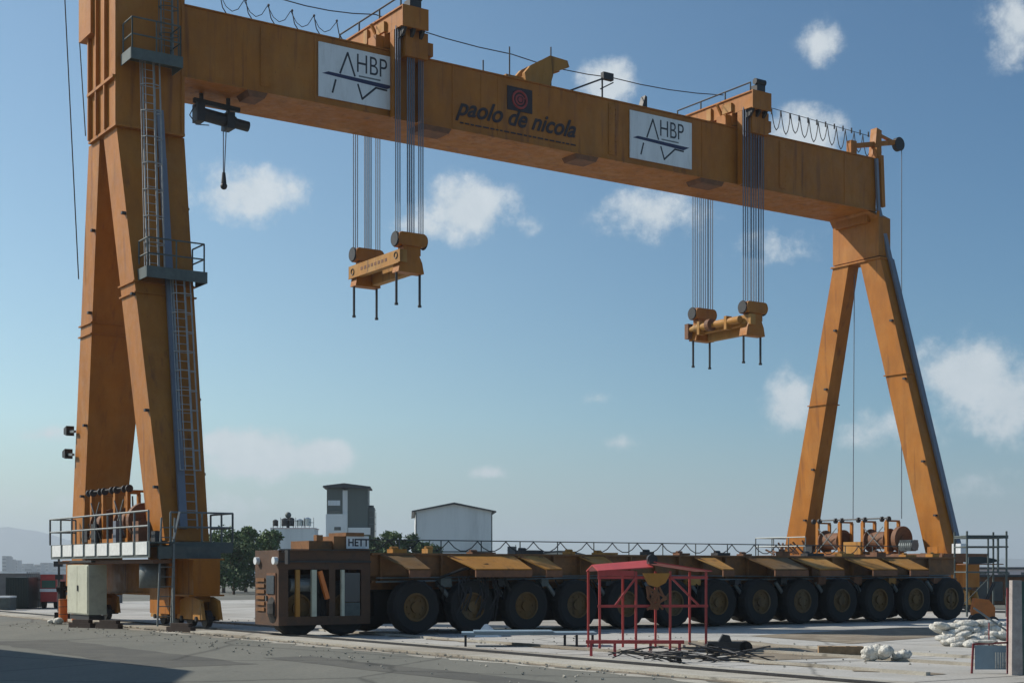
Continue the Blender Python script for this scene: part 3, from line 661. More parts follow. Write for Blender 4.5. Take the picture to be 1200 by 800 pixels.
def block(label, u0, zt, arms, variant):
    T = thing('lifting_block', label, 'lifting block', cw(u0, 0, zt), RZ, 'lifting blocks hanging under the girder')
    # zt = height of the sheave-box tops
    for v in (-.55, 2.88):
        dz = 0 if variant == 0 else (-.13 if v < 0 else .06)
        b = MB(); b.prism([(-.03, -.28), (.03, -.1), (.12, -.03), (1.12, -.03), (1.22, -.1), (1.28, -.28), (1.22, -.46), (1.12, -.53), (.12, -.53), (.03, -.46)], 'y', v - .3, v + .3)
        for e in (-.12, 1.5): pass
        s_ = b.build('sheave_box', PAINT, T); s_.location.z = dz
        b = MB()
        for u_ in (-.05, .22, .6, 1.0, 1.22): b.cyl((u_, v, -.28), (u_ + .08, v, -.28), .27, 20); b.ring((u_ + .04, v, -.28), (1, 0, 0), .27, .03, 20, 5)
        b.build('sheave', DARK, s_)
        b = MB(); b.box(.25, 1.0, v - .22, v + .22, -.87, -.53); b.prism([(.0, -1.55), (1.14, -1.55), (1.06, -1.15), (.92, -.86), (.22, -.86), (.08, -1.15)], 'y', v - .24, v + .24); b.build('hanger', PAINT, s_)
        for u_ in (.05, 1.08):
            b = MB(); b.cyl((u_, v, -1.5), (u_, v, -2.72), .05, 8); b.cyl((u_, v, -2.72), (u_, v, -2.8), .075, 8); b.build('lifting_rod', DARK, T).location.z = dz
        for gi, (ug, n_) in enumerate(((.0, 6), (.52, 7), (1.02, 6)) if variant == 0 else ((.0, 7), (.5, 7), (.95, 6))):
            for k in range(n_):
                b = MB(); x = ug + k * (.046 if variant == 0 else .068) + .0; b.cyl((x, v + (k % 2) * .1 - .05, -.1), (x, v + (k % 2) * .1 - .05, 22.7 - zt), (.0175 if gi != 1 else .024) if variant == 0 else (.0165 if gi != 1 or k % 2 else .02), 6); b.build('rope', ROPE, T)
    b = MB()
    if variant == 0:
        b.box(.0, .32, -.9, 3.25, -1.2, -.72); b.box(-.04, .0, -.86, 3.2, -1.24, -1.2); b.box(.7, 1.0, -.3, 2.6, -1.5, -1.0)
        b.build('cross_beam', PAINT2, T)
        b = MB(); b.ring((-.01, -.6, -.92), (1, 0, 0), .12, .02, 16, 5); b.ring((-.01, 2.9, -.98), (1, 0, 0), .12, .02, 16, 5); b.build('pin', DARK, T)
        b = MB()
        for k in range(8): b.box(-.008, -.002, .1 + k * .28, .27 + k * .28, -1.02, -.9)
        b.build('worn_marking', RUSTY, T)
    else:
        b.box(.15, .45, -.9, 3.25, -1.2, -.74); b.box(.7, 1.0, -.3, 2.6, -1.5, -1.0); b.build('cross_beam', PAINT2, T)
        for v0, v1 in ((-.4, 1.2), (1.8, 2.7)):
            b = MB(); b.cyl((-.02, v0, -.95), (-.02, v1, -.95), .17, 18); b.cyl((-.05, v1, -.95), (-.05, v1 + .35, -.98), .12, 12); b.box(-.2, .14, (v0 + v1) / 2 - .08, (v0 + v1) / 2 + .08, -1.3, -.7); b.build('motor', PAINT2, T)
        b = MB(); b.cyl((-.1, 1.4, -.95), (-.1, 1.65, -.95), .28, 16); b.box(-.2, .1, 2.95, 3.2, -1.4, -.7); b.build_each('gearbox', RUSTY, T)
    return T
block('left yellow lifting block with a pale pierced cross beam on long ropes', 8.06, 14.86, 0, 0)
block('right yellow lifting block with two round motors along its beam', 25.95, 14.15, 0, 1)

# small electric hoist under the girder
H = thing('electric_hoist', 'small black electric hoist under the left end of the girder', 'hoist', cw(0, 1.35, 0), RZ)
b = MB(); b.cyl((1.0, 0, 18.62), (2.3, 0, 18.5), .24, 18); b.cyl((2.3, 0, 18.5), (2.85, 0, 18.45), .19, 14); b.box(.75, 1.05, -.25, .25, 18.3, 18.95); b.box(1.9, 2.2, -.3, .3, 18.2, 18.8); b.build('hoist_body', DARK, H)
b = MB(); b.bar((.7, 0, 19.08), (2.5, 0, 19.0), .16); b.bar((1.0, 0, 18.8), (1.0, 0, 19.36), .12); b.bar((2.05, 0, 18.6), (2.05, 0, 19.36), .12); b.build('hanger', DARK, H)
b = MB(); b.cyl((1.86, .0, 18.4), (1.86, 0, 16.6), .02, 6); b.cyl((1.98, .0, 18.4), (1.9, 0, 16.6), .02, 6); b.tube([(.75, 0, 18.9), (.55, 0, 18.5), (.8, 0, 18.2), (1.3, 0, 18.25)], .02, 6); b.build('chain', ROPE, H)
b = MB(); b.cyl((1.88, 0, 16.6), (1.88, 0, 16.2), .06, 10, .1); b.ball((1.88, 0, 16.1), .13, 10, 8); b.build('hook', DARK, H)

# ================================================================== GIRDER TRANSPORTER
BODYB = mat('transporter_shade_brown', (.20, .085, .022), .6, var=.3, vs_=2., dirt=(.05, .03, .02), da=.7, dscale=2.5)  # yellow body paint, darkened to brown for the shade on its sides
CABB = mat('cab_brown', (.085, .04, .018), .65, var=.3, vs_=2., dirt=(.03, .02, .015), da=.7, dscale=2.5)
RIMM = weathered('muddy_rim', (.16, .085, .025), (.14, .11, .07), (.04, .025, .015), .8, .9, .8)
TO = Vector((-1.1, 46.0, 0))
T = thing('girder_transporter', 'long low yellow and shade-brown tyred transporter parked across the yard in front of the crane', 'transporter', TO, RZ)
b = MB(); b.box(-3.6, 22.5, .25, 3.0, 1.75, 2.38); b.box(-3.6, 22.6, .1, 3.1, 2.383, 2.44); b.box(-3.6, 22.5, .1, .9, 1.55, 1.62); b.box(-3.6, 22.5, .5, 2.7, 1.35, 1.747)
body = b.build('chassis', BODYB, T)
b = MB(); b.box(-3.4, 22.2, .95, 2.2, .30, 1.347)
for k in range(21): b.box(-3.2 + k * 1.2, -2.7 + k * 1.2, .7, .947, .55, 1.3)
b.build('underbody_shade', BLACK, T)  # black boxes standing in for the deep shade between the wheels
b = MB()
for u_ in [i * 1.05 - 3.3 for i in range(24)]: b.box(u_, u_ + .06, .1, .245, 1.63, 2.38)
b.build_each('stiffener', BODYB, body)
for u0, u1 in ((-3.3, -2.2), (-1.0, 1.45), (1.6, 2.6), (4.0, 5.0), (8.9, 9.8), (11.3, 13.3), (13.5, 15.1), (16.2, 17.9), (18.2, 19.6)):
    b = MB(); b.add([(u0, .08, 2.375), (u1, .08, 2.375), (u1 - .05, -1.0, 1.97), (u0 + .35, -1.0, 1.97), (u0, .08, 2.34), (u1, .08, 2.34), (u1 - .05, -.97, 1.93), (u0 + .35, -.97, 1.93)],
                    [(0, 1, 2, 3), (7, 6, 5, 4), (0, 4, 5, 1), (1, 5, 6, 2), (2, 6, 7, 3), (3, 7, 4, 0)]); b.build('fender', random.choice((PAINT2, RIMM, PAINT2)), T)
    b = MB(); b.box(u0 + .35, u1 - .05, -1.01, -.95, 1.72, 1.925); b.bar((u0 + .05, .0, 2.36), (u0 + .75, -.95, 1.8), .07); b.build('fender_edge', RUSTY, T)
b = MB(); b.box(-.15, .0 + .25, -.1, .2, 2.0, 2.3); b.cyl((.5, .1, 2.12), (1.0, .1, 2.12), .16, 12); b.build('hydraulic_box', RUSTY, T)
b = MB()
for k in range(18):
    x = random.uniform(-.9, .6); b.tube([(x, -.35, 1.75), (x + random.uniform(-.2, .2), -.55 + random.uniform(-.1, .1), 1.2), (x + random.uniform(-.4, .1), -.4, random.uniform(.3, .9))], .022, 5)
b.build('hose', DARK, T)
b = MB(); b.tube([(-1.5, -.3, 1.7), (-.9, -.6, 1.95), (0, -.6, 2.1), (.6, -.6, 1.8), (.9, -.5, 1.3)], .045, 6); b.build('hose', BLACK, T)
def wheel(u, v, parent):
    b = MB(); n = 36; prof = [(.42, -.2), (.70, -.24), (.80, -.19), (.82, 0), (.80, .19), (.70, .24), (.42, .2)]
    vv = []; fs = []; m_ = len(prof)
    for i in range(n):
        t = 2 * math.pi * i / n
        for r, w in prof:
            k = 1.0 if not (.79 < r) else (1.0 if i % 2 else .975); vv.append((u + r * k * math.cos(t), v + w, .83 + r * k * math.sin(t)))
    for i in range(n):
        for j in range(m_ - 1): fs.append((i * m_ + j, i * m_ + j + 1, ((i + 1) % n) * m_ + j + 1, ((i + 1) % n) * m_ + j))
    b.add(vv, fs); o = b.build('tyre', BLACK, parent)
    b = MB(); b.cyl((u, v - .12, .83), (u, v + .15, .83), .43, 24); b.cyl((u, v - .2, .83), (u, v - .12, .83), .16, 16); b.ring((u, v - .19, .83), (0, 1, 0), .40, .035, 24, 6)
    for k in range(8): t = k * .785 + u; b.cyl((u + .27 * math.cos(t), v - .16, .83 + .27 * math.sin(t)), (u + .27 * math.cos(t), v - .12, .83 + .27 * math.sin(t)), .03, 6)
    b.build('rim', RIMM, parent)
for u_ in [-2.4 + 1.99 * k for k in range(13)]:
    for v_ in (-.25, 2.7):
        b = MB(); b.prism([(u_ - .25, 1.34), (u_ + .25, 1.34), (u_ + .12, .75), (u_ - .12, .75)], 'y', v_ + .3, v_ + .5); a_ = b.build('axle_arm', PAINT2, T)
        wheel(u_, v_, a_)
rn = random.Random(11)
for k in range(12):
    u_ = -1.9 + k * 1.99
    b = MB(); b.cyl((u_ + .5, -.1, 1.5), (u_ + .95, -.15, .95), .07, 10); b.cyl((u_ + .95, -.15, .95), (u_ + 1.2, -.15, .65), .04, 8); b.build('hydraulic_ram', GALV, T)
    b = MB(); x = u_ + rn.uniform(.2, .8); w_ = rn.uniform(.25, .5); b.box(x, x + w_, -.25, .08, 1.42, 1.42 + rn.uniform(.15, .28)); b.build('valve_box', rn.choice((RUSTY, DARK, PAINT2, GREYG)), T)
    for j in range(3):
        b = MB(); x = u_ + rn.uniform(-.2, 1.2); b.tube([(x, -.05, 1.6), (x + rn.uniform(-.15, .15), -.32, 1.4), (x + rn.uniform(0, .3), -.3, 1.1), (x + rn.uniform(.2, .5), -.1, .8)], .022, 5); b.build('hose', BLACK, T)
for k in range(16):
    u_ = -3 + k * 1.6 + rn.uniform(-.3, .3); b = MB(); h_ = rn.uniform(.04, .17); b.box(u_, u_ + rn.uniform(.15, .9), .15, .5, 2.443, 2.443 + h_); b.cyl((u_, .3, 2.47 + h_), (u_ + .3, .4, 2.47 + h_), .05, 8); b.build('deck_fitting', rn.choice((RUSTY, DARK, PAINT2)), T)
b = MB(); b.tube([(-3.5, .02, 1.58), (4, .0, 1.68), (11, .02, 1.6), (22, .0, 1.66)], .03, 6); b.tube([(-3.5, .02, 1.7), (6, .0, 1.76), (14, .02, 1.7), (22, .0, 1.74)], .02, 6); b.build('pipe', GALV, T)
# rope railing along the top
b = MB(); rail_path(b, [(-2.6, 2.95, 2.44), (22.4, 2.95, 2.44)], .46, r=.02, post=1.55, mids=()); rl = b.build('railing', GREYG, T)
b = MB(); pts = []
for i in range(22):
    u0 = -2.6 + i * 1.13; pts += [(u0 + 1.13 * t, 2.92, 2.88 - .33 * (1 - (2 * t - 1) ** 2)) for t in (0, .2, .4, .6, .8)]
b.tube(pts, .018, 5); b.build('slack_rope', DARK, rl)
# power pack and driver cab at the left end
b = MB(); b.box(-6.6, -3.65, .1, 1.7, 1.95, 2.5); b.box(-6.6, -3.65, .1, 1.7, .35, .6); b.box(-6.6, -6.3, .1, .4, .6, 1.95); b.box(-3.95, -3.65, .1, .4, .6, 1.95); b.box(-5.0, -4.8, .1, .4, .6, 1.95); b.box(-6.6, -3.65, 1.5, 1.7, .6, 1.95); b.box(-6.6, -6.52, .4, 1.5, .6, 1.95)
pk = b.build('power_pack', CABB, T)
for u0, u1, m_ in ((-6.1, -5.98, PAINT2), (-5.6, -5.45, CREAM), (-4.65, -4.55, CREAM)):
    b = MB(); b.box(u0, u1, .0, .09, .6, 1.94); b.build('post', m_, pk)
b = MB(); b.box(-5.9, -5.1, .5, 1.4, .6, 1.8); b.build('engine', DARK, pk)
b = MB(); b.box(-4.5, -3.98, .13, .17, 1.0, 1.85); b.build('window', GLASS, pk)
b = MB(); b.box(-4.5, -3.98, .12, .18, .6, .98); b.build('door_panel', GREYG, pk)
b = MB(); b.bar((-5.35, .02, 1.9), (-5.1, .02, 1.1), .12); b.build('brace', ORANGE, pk)
b = MB(); b.cyl((-6.2, .3, 1.5), (-5.4, .3, 1.5), .2, 14); b.build('air_tank', GALV, pk)
b = MB(); b.box(-6.63, -6.602, .25, .85, .62, 1.85); d_ = b.build('door', RUSTY, pk)
b = MB(); b.box(-6.66, -6.632, .3, .8, 1.25, 1.78); b.build('window', GLASS, pk)
b = MB(); b.box(-6.68, -6.632, .78, .82, 1.05, 1.2); b.build('door_handle', GALV, pk)
for k in range(6):
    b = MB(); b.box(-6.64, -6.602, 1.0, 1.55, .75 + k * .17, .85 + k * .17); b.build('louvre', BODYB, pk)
for v_ in (.22, 1.45):
    b = MB(); b.cyl((-6.72, v_, 2.2), (-6.602, v_, 2.2), .11, 14); b.build('headlight', WHITE, pk)
b = MB(); b.bar((-6.5, -.25, 2.45), (-6.5, .1, 2.45), .03); b.box(-6.56, -6.5, -.42, -.22, 2.1, 2.5); b.build('mirror', DARK, pk)
b = MB(); b.box(-6.6, -3.65, -.02, .08, 2.503, 2.53); b.box(-6.62, -3.65, .04, .09, 2.15, 2.2); b.build('gutter', DARK, pk)
for u_ in (-5.9, -4.4):
    a_ = pk; wheel(u_, -.1 + .6, a_)
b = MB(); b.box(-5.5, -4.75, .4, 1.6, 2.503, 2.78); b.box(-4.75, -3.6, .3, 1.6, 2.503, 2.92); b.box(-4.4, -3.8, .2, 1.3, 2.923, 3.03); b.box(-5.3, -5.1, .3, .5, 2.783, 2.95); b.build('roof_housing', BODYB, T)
b = MB(); b.box(-4.36, -3.62, .24, .27, 2.56, 2.93); sp = b.build('number_plate', WHITE, T)
text_part('lettering', 'HETT', .30, INK, sp, -4.32, .235, 2.64, offset=.008, extrude=.003, xs=.95)

# ================================================================== THINGS IN THE YARD
# red frame with canopy
p = at(757, 36.5)
RF = thing('red_canopy_frame', 'red steel frame with low sloping roof sheets in front of the transporter', 'steel frame', p, R(6)); RF.scale = (.92, .92, .905)
b = MB()
for s_ in (-1, 1): b.add([(-1.45, s_ * .02, 2.28), (0, s_ * .02, 2.4), (0, s_ * 1.0, 2.22), (-1.45, s_ * 1.0, 2.12), (-1.45, s_ * .02, 2.25), (0, s_ * .02, 2.37), (0, s_ * 1.0, 2.19), (-1.45, s_ * 1.0, 2.09)], [(0, 1, 2, 3), (7, 6, 5, 4), (0, 4, 5, 1), (1, 5, 6, 2), (2, 6, 7, 3), (3, 7, 4, 0)])
b.add([(0.02, -1.0, 2.36), (1.55, -1.0, 2.12), (1.55, 1.0, 2.12), (.02, 1.0, 2.36), (0.02, -1.0, 2.33), (1.55, -1.0, 2.09), (1.55, 1.0, 2.09), (.02, 1.0, 2.33)], [(0, 1, 2, 3), (7, 6, 5, 4), (0, 4, 5, 1), (1, 5, 6, 2), (2, 6, 7, 3), (3, 7, 4, 0)])
b.build('roof_sheet', REDP, RF)
b = MB()
for x in (-1.4, -.45, .45, 1.4):
    for y in (-.95, .95): b.box(x - .028, x + .028, y - .028, y + .028, 0, 2.1)
for z in (1.9, 1.15): b.box(-1.45, 1.45, -.97, -.93, z, z + .07)
b.box(-1.45, -.5, -.99, -.96, 1.98, 2.12)
b.bar((-.45, -.99, 1.95), (-1.0, -.99, 1.2), .05); b.bar((.45, -.99, 1.95), (1.2, -.99, 1.2), .05); b.build('frame', REDP, RF)
b = MB(); b.cyl((.0, -.9, 2.42), (.0, -.7, 2.42), .13, 14); b.box(-.1, .1, -.95, -.6, 2.3, 2.42); b.build('pulley', DARK, RF)
b = MB(); b.prism([(-.3, 2.05), (.42, 2.05), (.3, 1.8), (.08, 1.68), (-.15, 1.75)], 'y', -1.12, -1.0); b.build('yoke', PAINT2, RF)
b = MB()
for k in range(9): b.tube([(random.uniform(-.2, .3), -1.05, 1.7), (random.uniform(-.3, .4), -1.1, 1.4), (random.uniform(-.2, .3), -1.05, 1.1)], .035, 5)
b.build('chain', RUSTY, RF)
# long low red trestle
p = at(744, 33.5)
b = MB(); b.box(-1.1, 1.1, -.05, .05, .28, .36)
for x in (-.98, -.45, .35, 1.0): b.bar((x, -.12, 0), (x, 0, .28), .06); b.bar((x, .15, 0), (x, 0, .28), .06)
tt = thing('trestle', 'low red steel trestle standing before the debris heap', 'trestle', p, R(-2)); b.build('frame', REDP, tt)
# low table with blue-grey sheets
p = at(610, 38)
tt = thing('work_table', 'low table covered with blue-grey sheets near the big tyre', 'table', p, R(2))
b = MB(); b.box(-1.5, 1.9, -.5, .5, .30, .36); b.box(-1.2, .8, -.55, .4, .363, .40); b.build('table_top', TARP, tt)
for x in (-1.4, 1.1, 1.4, 1.8):
    b = MB(); b.box(x - .03, x + .03, -.45, -.39, 0, .3); b.build('leg', DARK, tt)
# white cloth heap
def lumpy(name, label, cat, p, m, n, spread, size, group=None, sq=(1, .8, .7)):
    b = MB()
    for k in range(n):
        r = random.uniform(*size); b.ball((random.uniform(-spread[0], spread[0]), random.uniform(-spread[1], spread[1]), r * .55 + random.uniform(0, spread[2])), r, 14, 9, sq, .14)
    o = b.build(name, m, None, True); o.location = p; return tag(o, label, cat, group)
b = MB(); b.add([(-.35, -.2, 0), (.4, -.25, 0), (.45, .25, 0), (-.3, .2, 0), (-.06, 0, .36), (.02, .02, .38), (.12, -.1, .2), (-.15, .1, .22)], [(0, 1, 6), (1, 2, 6), (2, 5, 6), (2, 3, 7), (3, 4, 7), (3, 0, 4), (0, 6, 4), (4, 6, 5), (4, 5, 7), (5, 2, 7), (0, 3, 2, 1)])
o = b.build('cloth', SKINW); o.location = at(570, 43.2); tag(o, 'white peaked cloth lying beside the big tyre', 'cloth')
lumpy('debris_bag', 'torn white bags on the ground left of the cabinet', 'bag', at(60, 53.5), SACK, 7, (.45, .2, .05), (.1, .19))
# sacks wall at right : each sack its own thing
bs = MB(); bs.ball((0, 0, .09), .30, 10, 6, (1.0, .55, .38), .08)
sack0 = bs.build('sandbag', SACK, None, True); tag(sack0, 'white filled sack in the stacked heap by the concrete post', 'sack', 'white sacks heaped at the right')
first = True
for row in range(5):
    for k in range(7):
        o = sack0 if first else sack0.copy()
        if not first: COL.objects.link(o)
        first = False
        c = at(1112 + k * 12.5 + random.uniform(-5, 5), 37.6 + random.uniform(-.3, .3)); o.location = (c.x, c.y + row * .2, row * .115 + random.uniform(-.03, .03)); o.rotation_euler = (random.uniform(-.25, .25), random.uniform(-.3, .3), random.uniform(-1.2, 1.2)); sc_ = random.uniform(.75, 1.05); o.scale = (sc_, sc_ * random.uniform(.8, 1.2), sc_)
# debris pile of bent bars: individual bars
rod = MB(); rod.tube([(-.9, 0, 0), (-.3, .05, .06), (.3, -.02, .03), (.95, .06, 0)], .022, 6)
rod0 = rod.build('scrap_bar', DARK); tag(rod0, 'bent dark bar in the scrap heap beside the crane rail', 'scrap bar', 'bars in the scrap heap')
for k in range(34):
    o = rod0 if k == 0 else rod0.copy()
    if k: COL.objects.link(o)
    c = at(random.gauss(805, 46), random.uniform(30.5, 33.0)); s_ = random.uniform(.35, 1.0)
    o.location = (c.x, c.y, random.uniform(.03, .2)); o.rotation_euler = (random.uniform(-.2, .2), random.uniform(-.25, .25), random.choice((random.gauss(-.1, .4), random.uniform(0, 3.1)))); o.scale = (s_, s_, s_)
for px, Y, r_, lab in ((832, 31.6, .17, 'dark hose coil on the right of the scrap heap'), (790, 31.2, .14, 'dark hose coil in the middle of the scrap heap')):
    b = MB(); b.ring((0, 0, .06), (.2, .3, 1), r_, .03, 20, 6); b.ring((.04, 0, .12), (-.2, .1, 1), r_ * .9, .03, 20, 6); o = b.build('hose_coil', BLACK); o.location = at(px, Y); tag(o, lab, 'hose')
p = at(852, 34.5); jk = thing('steel_skid', 'dark low steel skid lying right of the scrap heap', 'skid', p, R(-4))
b = MB(); b.box(-.45, .42, -.2, .2, .05, .28); b.prism([(-.2, .28), (.1, .28), (.05, .42), (-.1, .45)], 'y', -.15, .15); b.build('body', DARK, jk); b = MB(); b.cyl((.42, -.2, .15), (.42, .2, .15), .15, 14); b.cyl((-.4, -.2, .12), (-.4, .2, .12), .12, 14); b.build('roller', BLACK, jk)
# wooden crate chunk near the dirt patch
b = MB(); b.box(-.5, .5, -.2, .2, 0, .2)
for x in (-.3, .1, .35): b.box(x, x + .1, -.215, -.2 + .01, .0, .21)
o = b.build('timber_block', mat('raw_timber', (.30, .2, .11), .8, var=.3, vs_=8.)); o.location = at(985, 34.0); o.rotation_euler.z = R(-8); tag(o, 'short timber block lying on the dirt right of the skid', 'timber')
lumpy('plastic_heap', 'crumpled grey-white plastic sheeting on the ground near the timber block', 'plastic sheet', at(1040, 31.5), SACK, 9, (.45, .25, .15), (.1, .24))

# foreground post, fence and barrier at right
PX = at(1190, 27.4)
b = MB(); b.loft((-.1, .1, -.1, .1), 0, (-.085, .085, -.085, .085), 1.74)
po = b.build('concrete_post', POSTC); po.location = PX; tag(po, 'tall grey concrete post at the right edge of the yard', 'post')
fn = thing('mesh_fence', 'green mesh fence beyond the concrete post at the right edge', 'fence', PX)
b = MB()
for k in range(14): b.cyl((.12 + k * .09, .02, .05), (.12 + k * .09, .02, 1.7), .008, 5)
for k in range(12): b.cyl((.1, .02, .1 + k * .14), (1.35, .02, .1 + k * .14), .008, 5)
b.build('mesh', NET, fn); b = MB(); b.box(.105, .155, -.02, .03, 0, 1.72); b.box(1.36, 1.41, -.02, .03, 0, 1.72); b.build('post', NET, fn)
br = thing('barrier', 'low red framed barrier with a pale blue-grey panel beside the concrete post', 'barrier', at(1162, 27.8))
b = MB(); b.bar((-.37, 0, 0), (-.34, 0, .56), .035); b.bar((.3, 0, 0), (.3, 0, 1.6), .035); b.bar((-.34, 0, .55), (.3, 0, .58), .035); b.cyl((-.04, .02, .5), (-.04, .02, .95), .012, 5); b.build_each('frame', mat('dark_red', (.20, .03, .035), .6, var=.3, vs_=9.), br)
b = MB(); b.box(-.31, .27, -.01, .01, .08, .52); b.build('panel', TARP, br)
b = MB()
for k in range(5): b.box(.06 + k * .045, .08 + k * .045, -.02, -.012, .1, .4)
b.build('slat', SACK, br)
b = MB(); b.ball((-.1, 0, .6), .1, 8, 5, (2.5, .6, .35), .1); b.build('rag', SACK, br)
# inclined white pole
b = MB(); b.cyl((-.45, 0, .9), (.55, -.3, .15), .025, 8); b.ball((.15, -.2, .5), .05, 8, 6); b.bar((.55, -.3, .15), (.9, -.1, .55), .03)
o = b.build('leaning_pole', GALV); o.location = at(1162, 37) + Vector((0, 0, .1)); tag(o, 'thin pale pole leaning down towards the sacks', 'pole')

# scaffold at right
S = thing('scaffold', 'green-grey tube scaffold standing right of the right crane leg', 'scaffold', at(1158, 62), R(4))
pos = [(-.9, 0), (.78, 0), (-.9, 1.4), (.78, 1.4)]
b = MB()
for x, y in pos: b.cyl((x, y, 0), (x, y, 3.55), .045, 8)
b.cyl((0, 0, 0), (0, 0, 3.35), .04, 8); b.cyl((.42, 0, 1.8), (.42, 0, 3.35), .05, 8); b.build('upright', GREYG, S)
b = MB()
for z in (3.35, 3.28, 2.9, 1.85):
    b.cyl((-.95, 0, z), (.85, 0, z), .035, 8); b.cyl((-.9, 1.4, z), (.78, 1.4, z), .03, 8)
    for x in (-.9, .78): b.cyl((x, 0, z), (x, 1.4, z), .03, 8)
b.bar((-.9, 1.4, .1), (.78, 1.4, 1.8), .03); b.build_each('ledger', GREYG, S)
b = MB(); b.prism([(-.75, 2.48), (-.2, 2.5), (.3, 2.42), (.58, 2.33), (.2, 2.22), (-.3, 2.2), (-.75, 2.15)], 'y', .2, .5); b.build('tarpaulin', mat('dark_tarp', (.035, .05, .055), .7), S)
b = MB(); b.box(-.85, .7, .1, 1.3, 2.16, 2.2); b.build('plank', RUSTY, S)
# long pipe rail going right from the scaffold
# digger-like orange machine behind the sacks
mc = thing('orange_compactor', 'orange machine half hidden behind the white sacks', 'machine', at(1152, 50), R(-10))
b = MB(); b.prism([(-.35, .25), (.35, .25), (.35, .7), (.15, .95), (-.3, 1.0), (-.38, .6)], 'y', -.3, .3); b.build('body', ORANGE, mc)
b = MB(); b.cyl((-.2, -.34, .25), (-.2, .34, .25), .25, 18); b.cyl((.28, -.34, .2), (.28, .34, .2), .2, 18); b.build('roller', DARK, mc)
b = MB(); b.bar((.1, -.2, .9), (.35, -.2, 1.5), .06); b.bar((.1, .2, .9), (.35, .2, 1.5), .06); b.bar((.35, -.2, 1.5), (.35, .2, 1.5), .06); b.build('handle', DARK, mc)
st = thing('dark_shed', 'dark brown open shed behind the scaffold', 'shed', at(1172, 84), R(10))
b = MB(); b.box(-2.6, 3.2, 0, 3, 0, 1.55); b.build('wall', RUSTY, st); b = MB(); b.box(-2.7, 3.3, -.1, 3.1, 1.553, 1.68); b.build('roof', ROOFD, st)
b = MB()
for k in range(6): b.box(-2.4 + k * .95, -1.75 + k * .95, -.03, -.003, .2, 1.3)
b.build('window', GLASS, st)

# yellow spare beam section right behind (orange pieces near the base of the right tower)
# left background: container, pallets, truck, fence, pole
ct = thing('container', 'dark green container on the far left of the yard', 'container', at(20, 74), R(5))
b = MB(); b.box(-.55, .55, 0, 3.2, .05, 1.58)
for k in range(9): b.box(-.53 + k * .125, -.48 + k * .125, -.03, 0, .12, 1.5)
b.build('body', mat('container_green', (.018, .03, .028), .6, var=.2), ct)
ct2 = thing('storage_box', 'low grey box with white lid left of the dark container', 'box', at(3, 72), R(5))
b = MB(); b.box(-.35, .35, 0, 1.2, 0, .6); b.build('body', GREYG, ct2); b = MB(); b.box(-.37, .37, -.03, 1.23, .6, .68); b.build('lid', WHITE, ct2)
fe = thing('picket_fence', 'grey upright bar fence between the dark container and the red truck', 'fence', at(40, 76))
b = MB()
for k in range(9): b.box(-.38 + k * .1, -.34 + k * .1, 0, .04, 0, 1.85)
b.build('bars', GALV, fe); b = MB(); b.box(-.4, .5, .045, .09, .4, .5); b.box(-.4, .5, .045, .09, 1.4, 1.5); b.build('cross_rail', GREYG, fe)
fe2 = thing('site_hoarding', 'long grey site hoarding with dark top far left', 'fence', at(-20, 88))
b = MB(); b.box(-6, 8.2, 0, .1, 0, 1.75); b.build('panel', mat('hoarding_grey', (.13, .13, .13), .7, var=.25, vs_=1.5), fe2); b = MB(); b.box(-6, 8.2, -.04, .14, 1.753, 1.84); b.build('top_rail', WHITE, fe2)
tk = thing('red_truck', 'small red truck with white roof far left behind the cabinet', 'truck', at(57, 75), R(4))
b = MB(); b.box(-.40, .40, 0, 2.0, .35, 1.0); b.box(-.40, .40, .003, 1.9, 1.003, 1.72); b.build('body', REDP, tk)
b = MB(); b.box(-.42, .42, -.05, 2.0, 1.723, 1.85); b.box(-.42, .42, -.08, -.003, .85, 1.0); b.build('trim', WHITE, tk)
b = MB(); b.box(-.34, .34, -.02, .0, 1.05, 1.42); b.build('windscreen', mat('greenish_glass', (.05, .12, .09), .2), tk)
for s_ in (-1, 1):
    b = MB(); b.cyl((s_ * .3 - .08, .35, .28), (s_ * .3 + .08, .35, .28), .28, 18); b.build('wheel', BLACK, tk)
pl = thing('utility_pole', 'thin dark utility pole with a lamp box left of the cabinet', 'pole', at(69, 70), 0)
b = MB(); b.cyl((0, 0, 0), (0, 0, 2.9), .07, 8, .05); b.build('pole', DARK, pl); b = MB(); b.box(-.22, .18, -.1, .1, 2.1, 2.35); b.box(-.15, .2, -.1, .1, 1.5, 1.72); b.build_each('lamp_box', DARK, pl); b = MB(); b.box(-.3, .3, -.03, .03, 2.7, 2.76); b.build('crossarm', DARK, pl)
bl = thing('oil_drum', 'rusty orange drum beside the cream cabinet', 'drum', at(74, 55.5), 0)
b = MB(); b.cyl((0, 0, 0), (0, 0, .86), .16, 20); b.build('body', ORANGE, bl, False); b = MB()
for z in (.02, .3, .58, .84): b.ring((0, 0, z), (0, 0, 1), .163, .014, 20, 5)
b.build('rib', RUSTY, bl)
bx = thing('black_pump', 'black upright pump standing behind the orange drum', 'pump', at(73, 58), 0)
b = MB(); b.cyl((0, 0, .0), (0, 0, 1.5), .16, 14, .12); b.box(-.25, .25, -.2, .2, 0, .3); b.cyl((-.2, 0, 1.2), (.2, 0, 1.2), .12, 12); b.build('body', BLACK, bx)
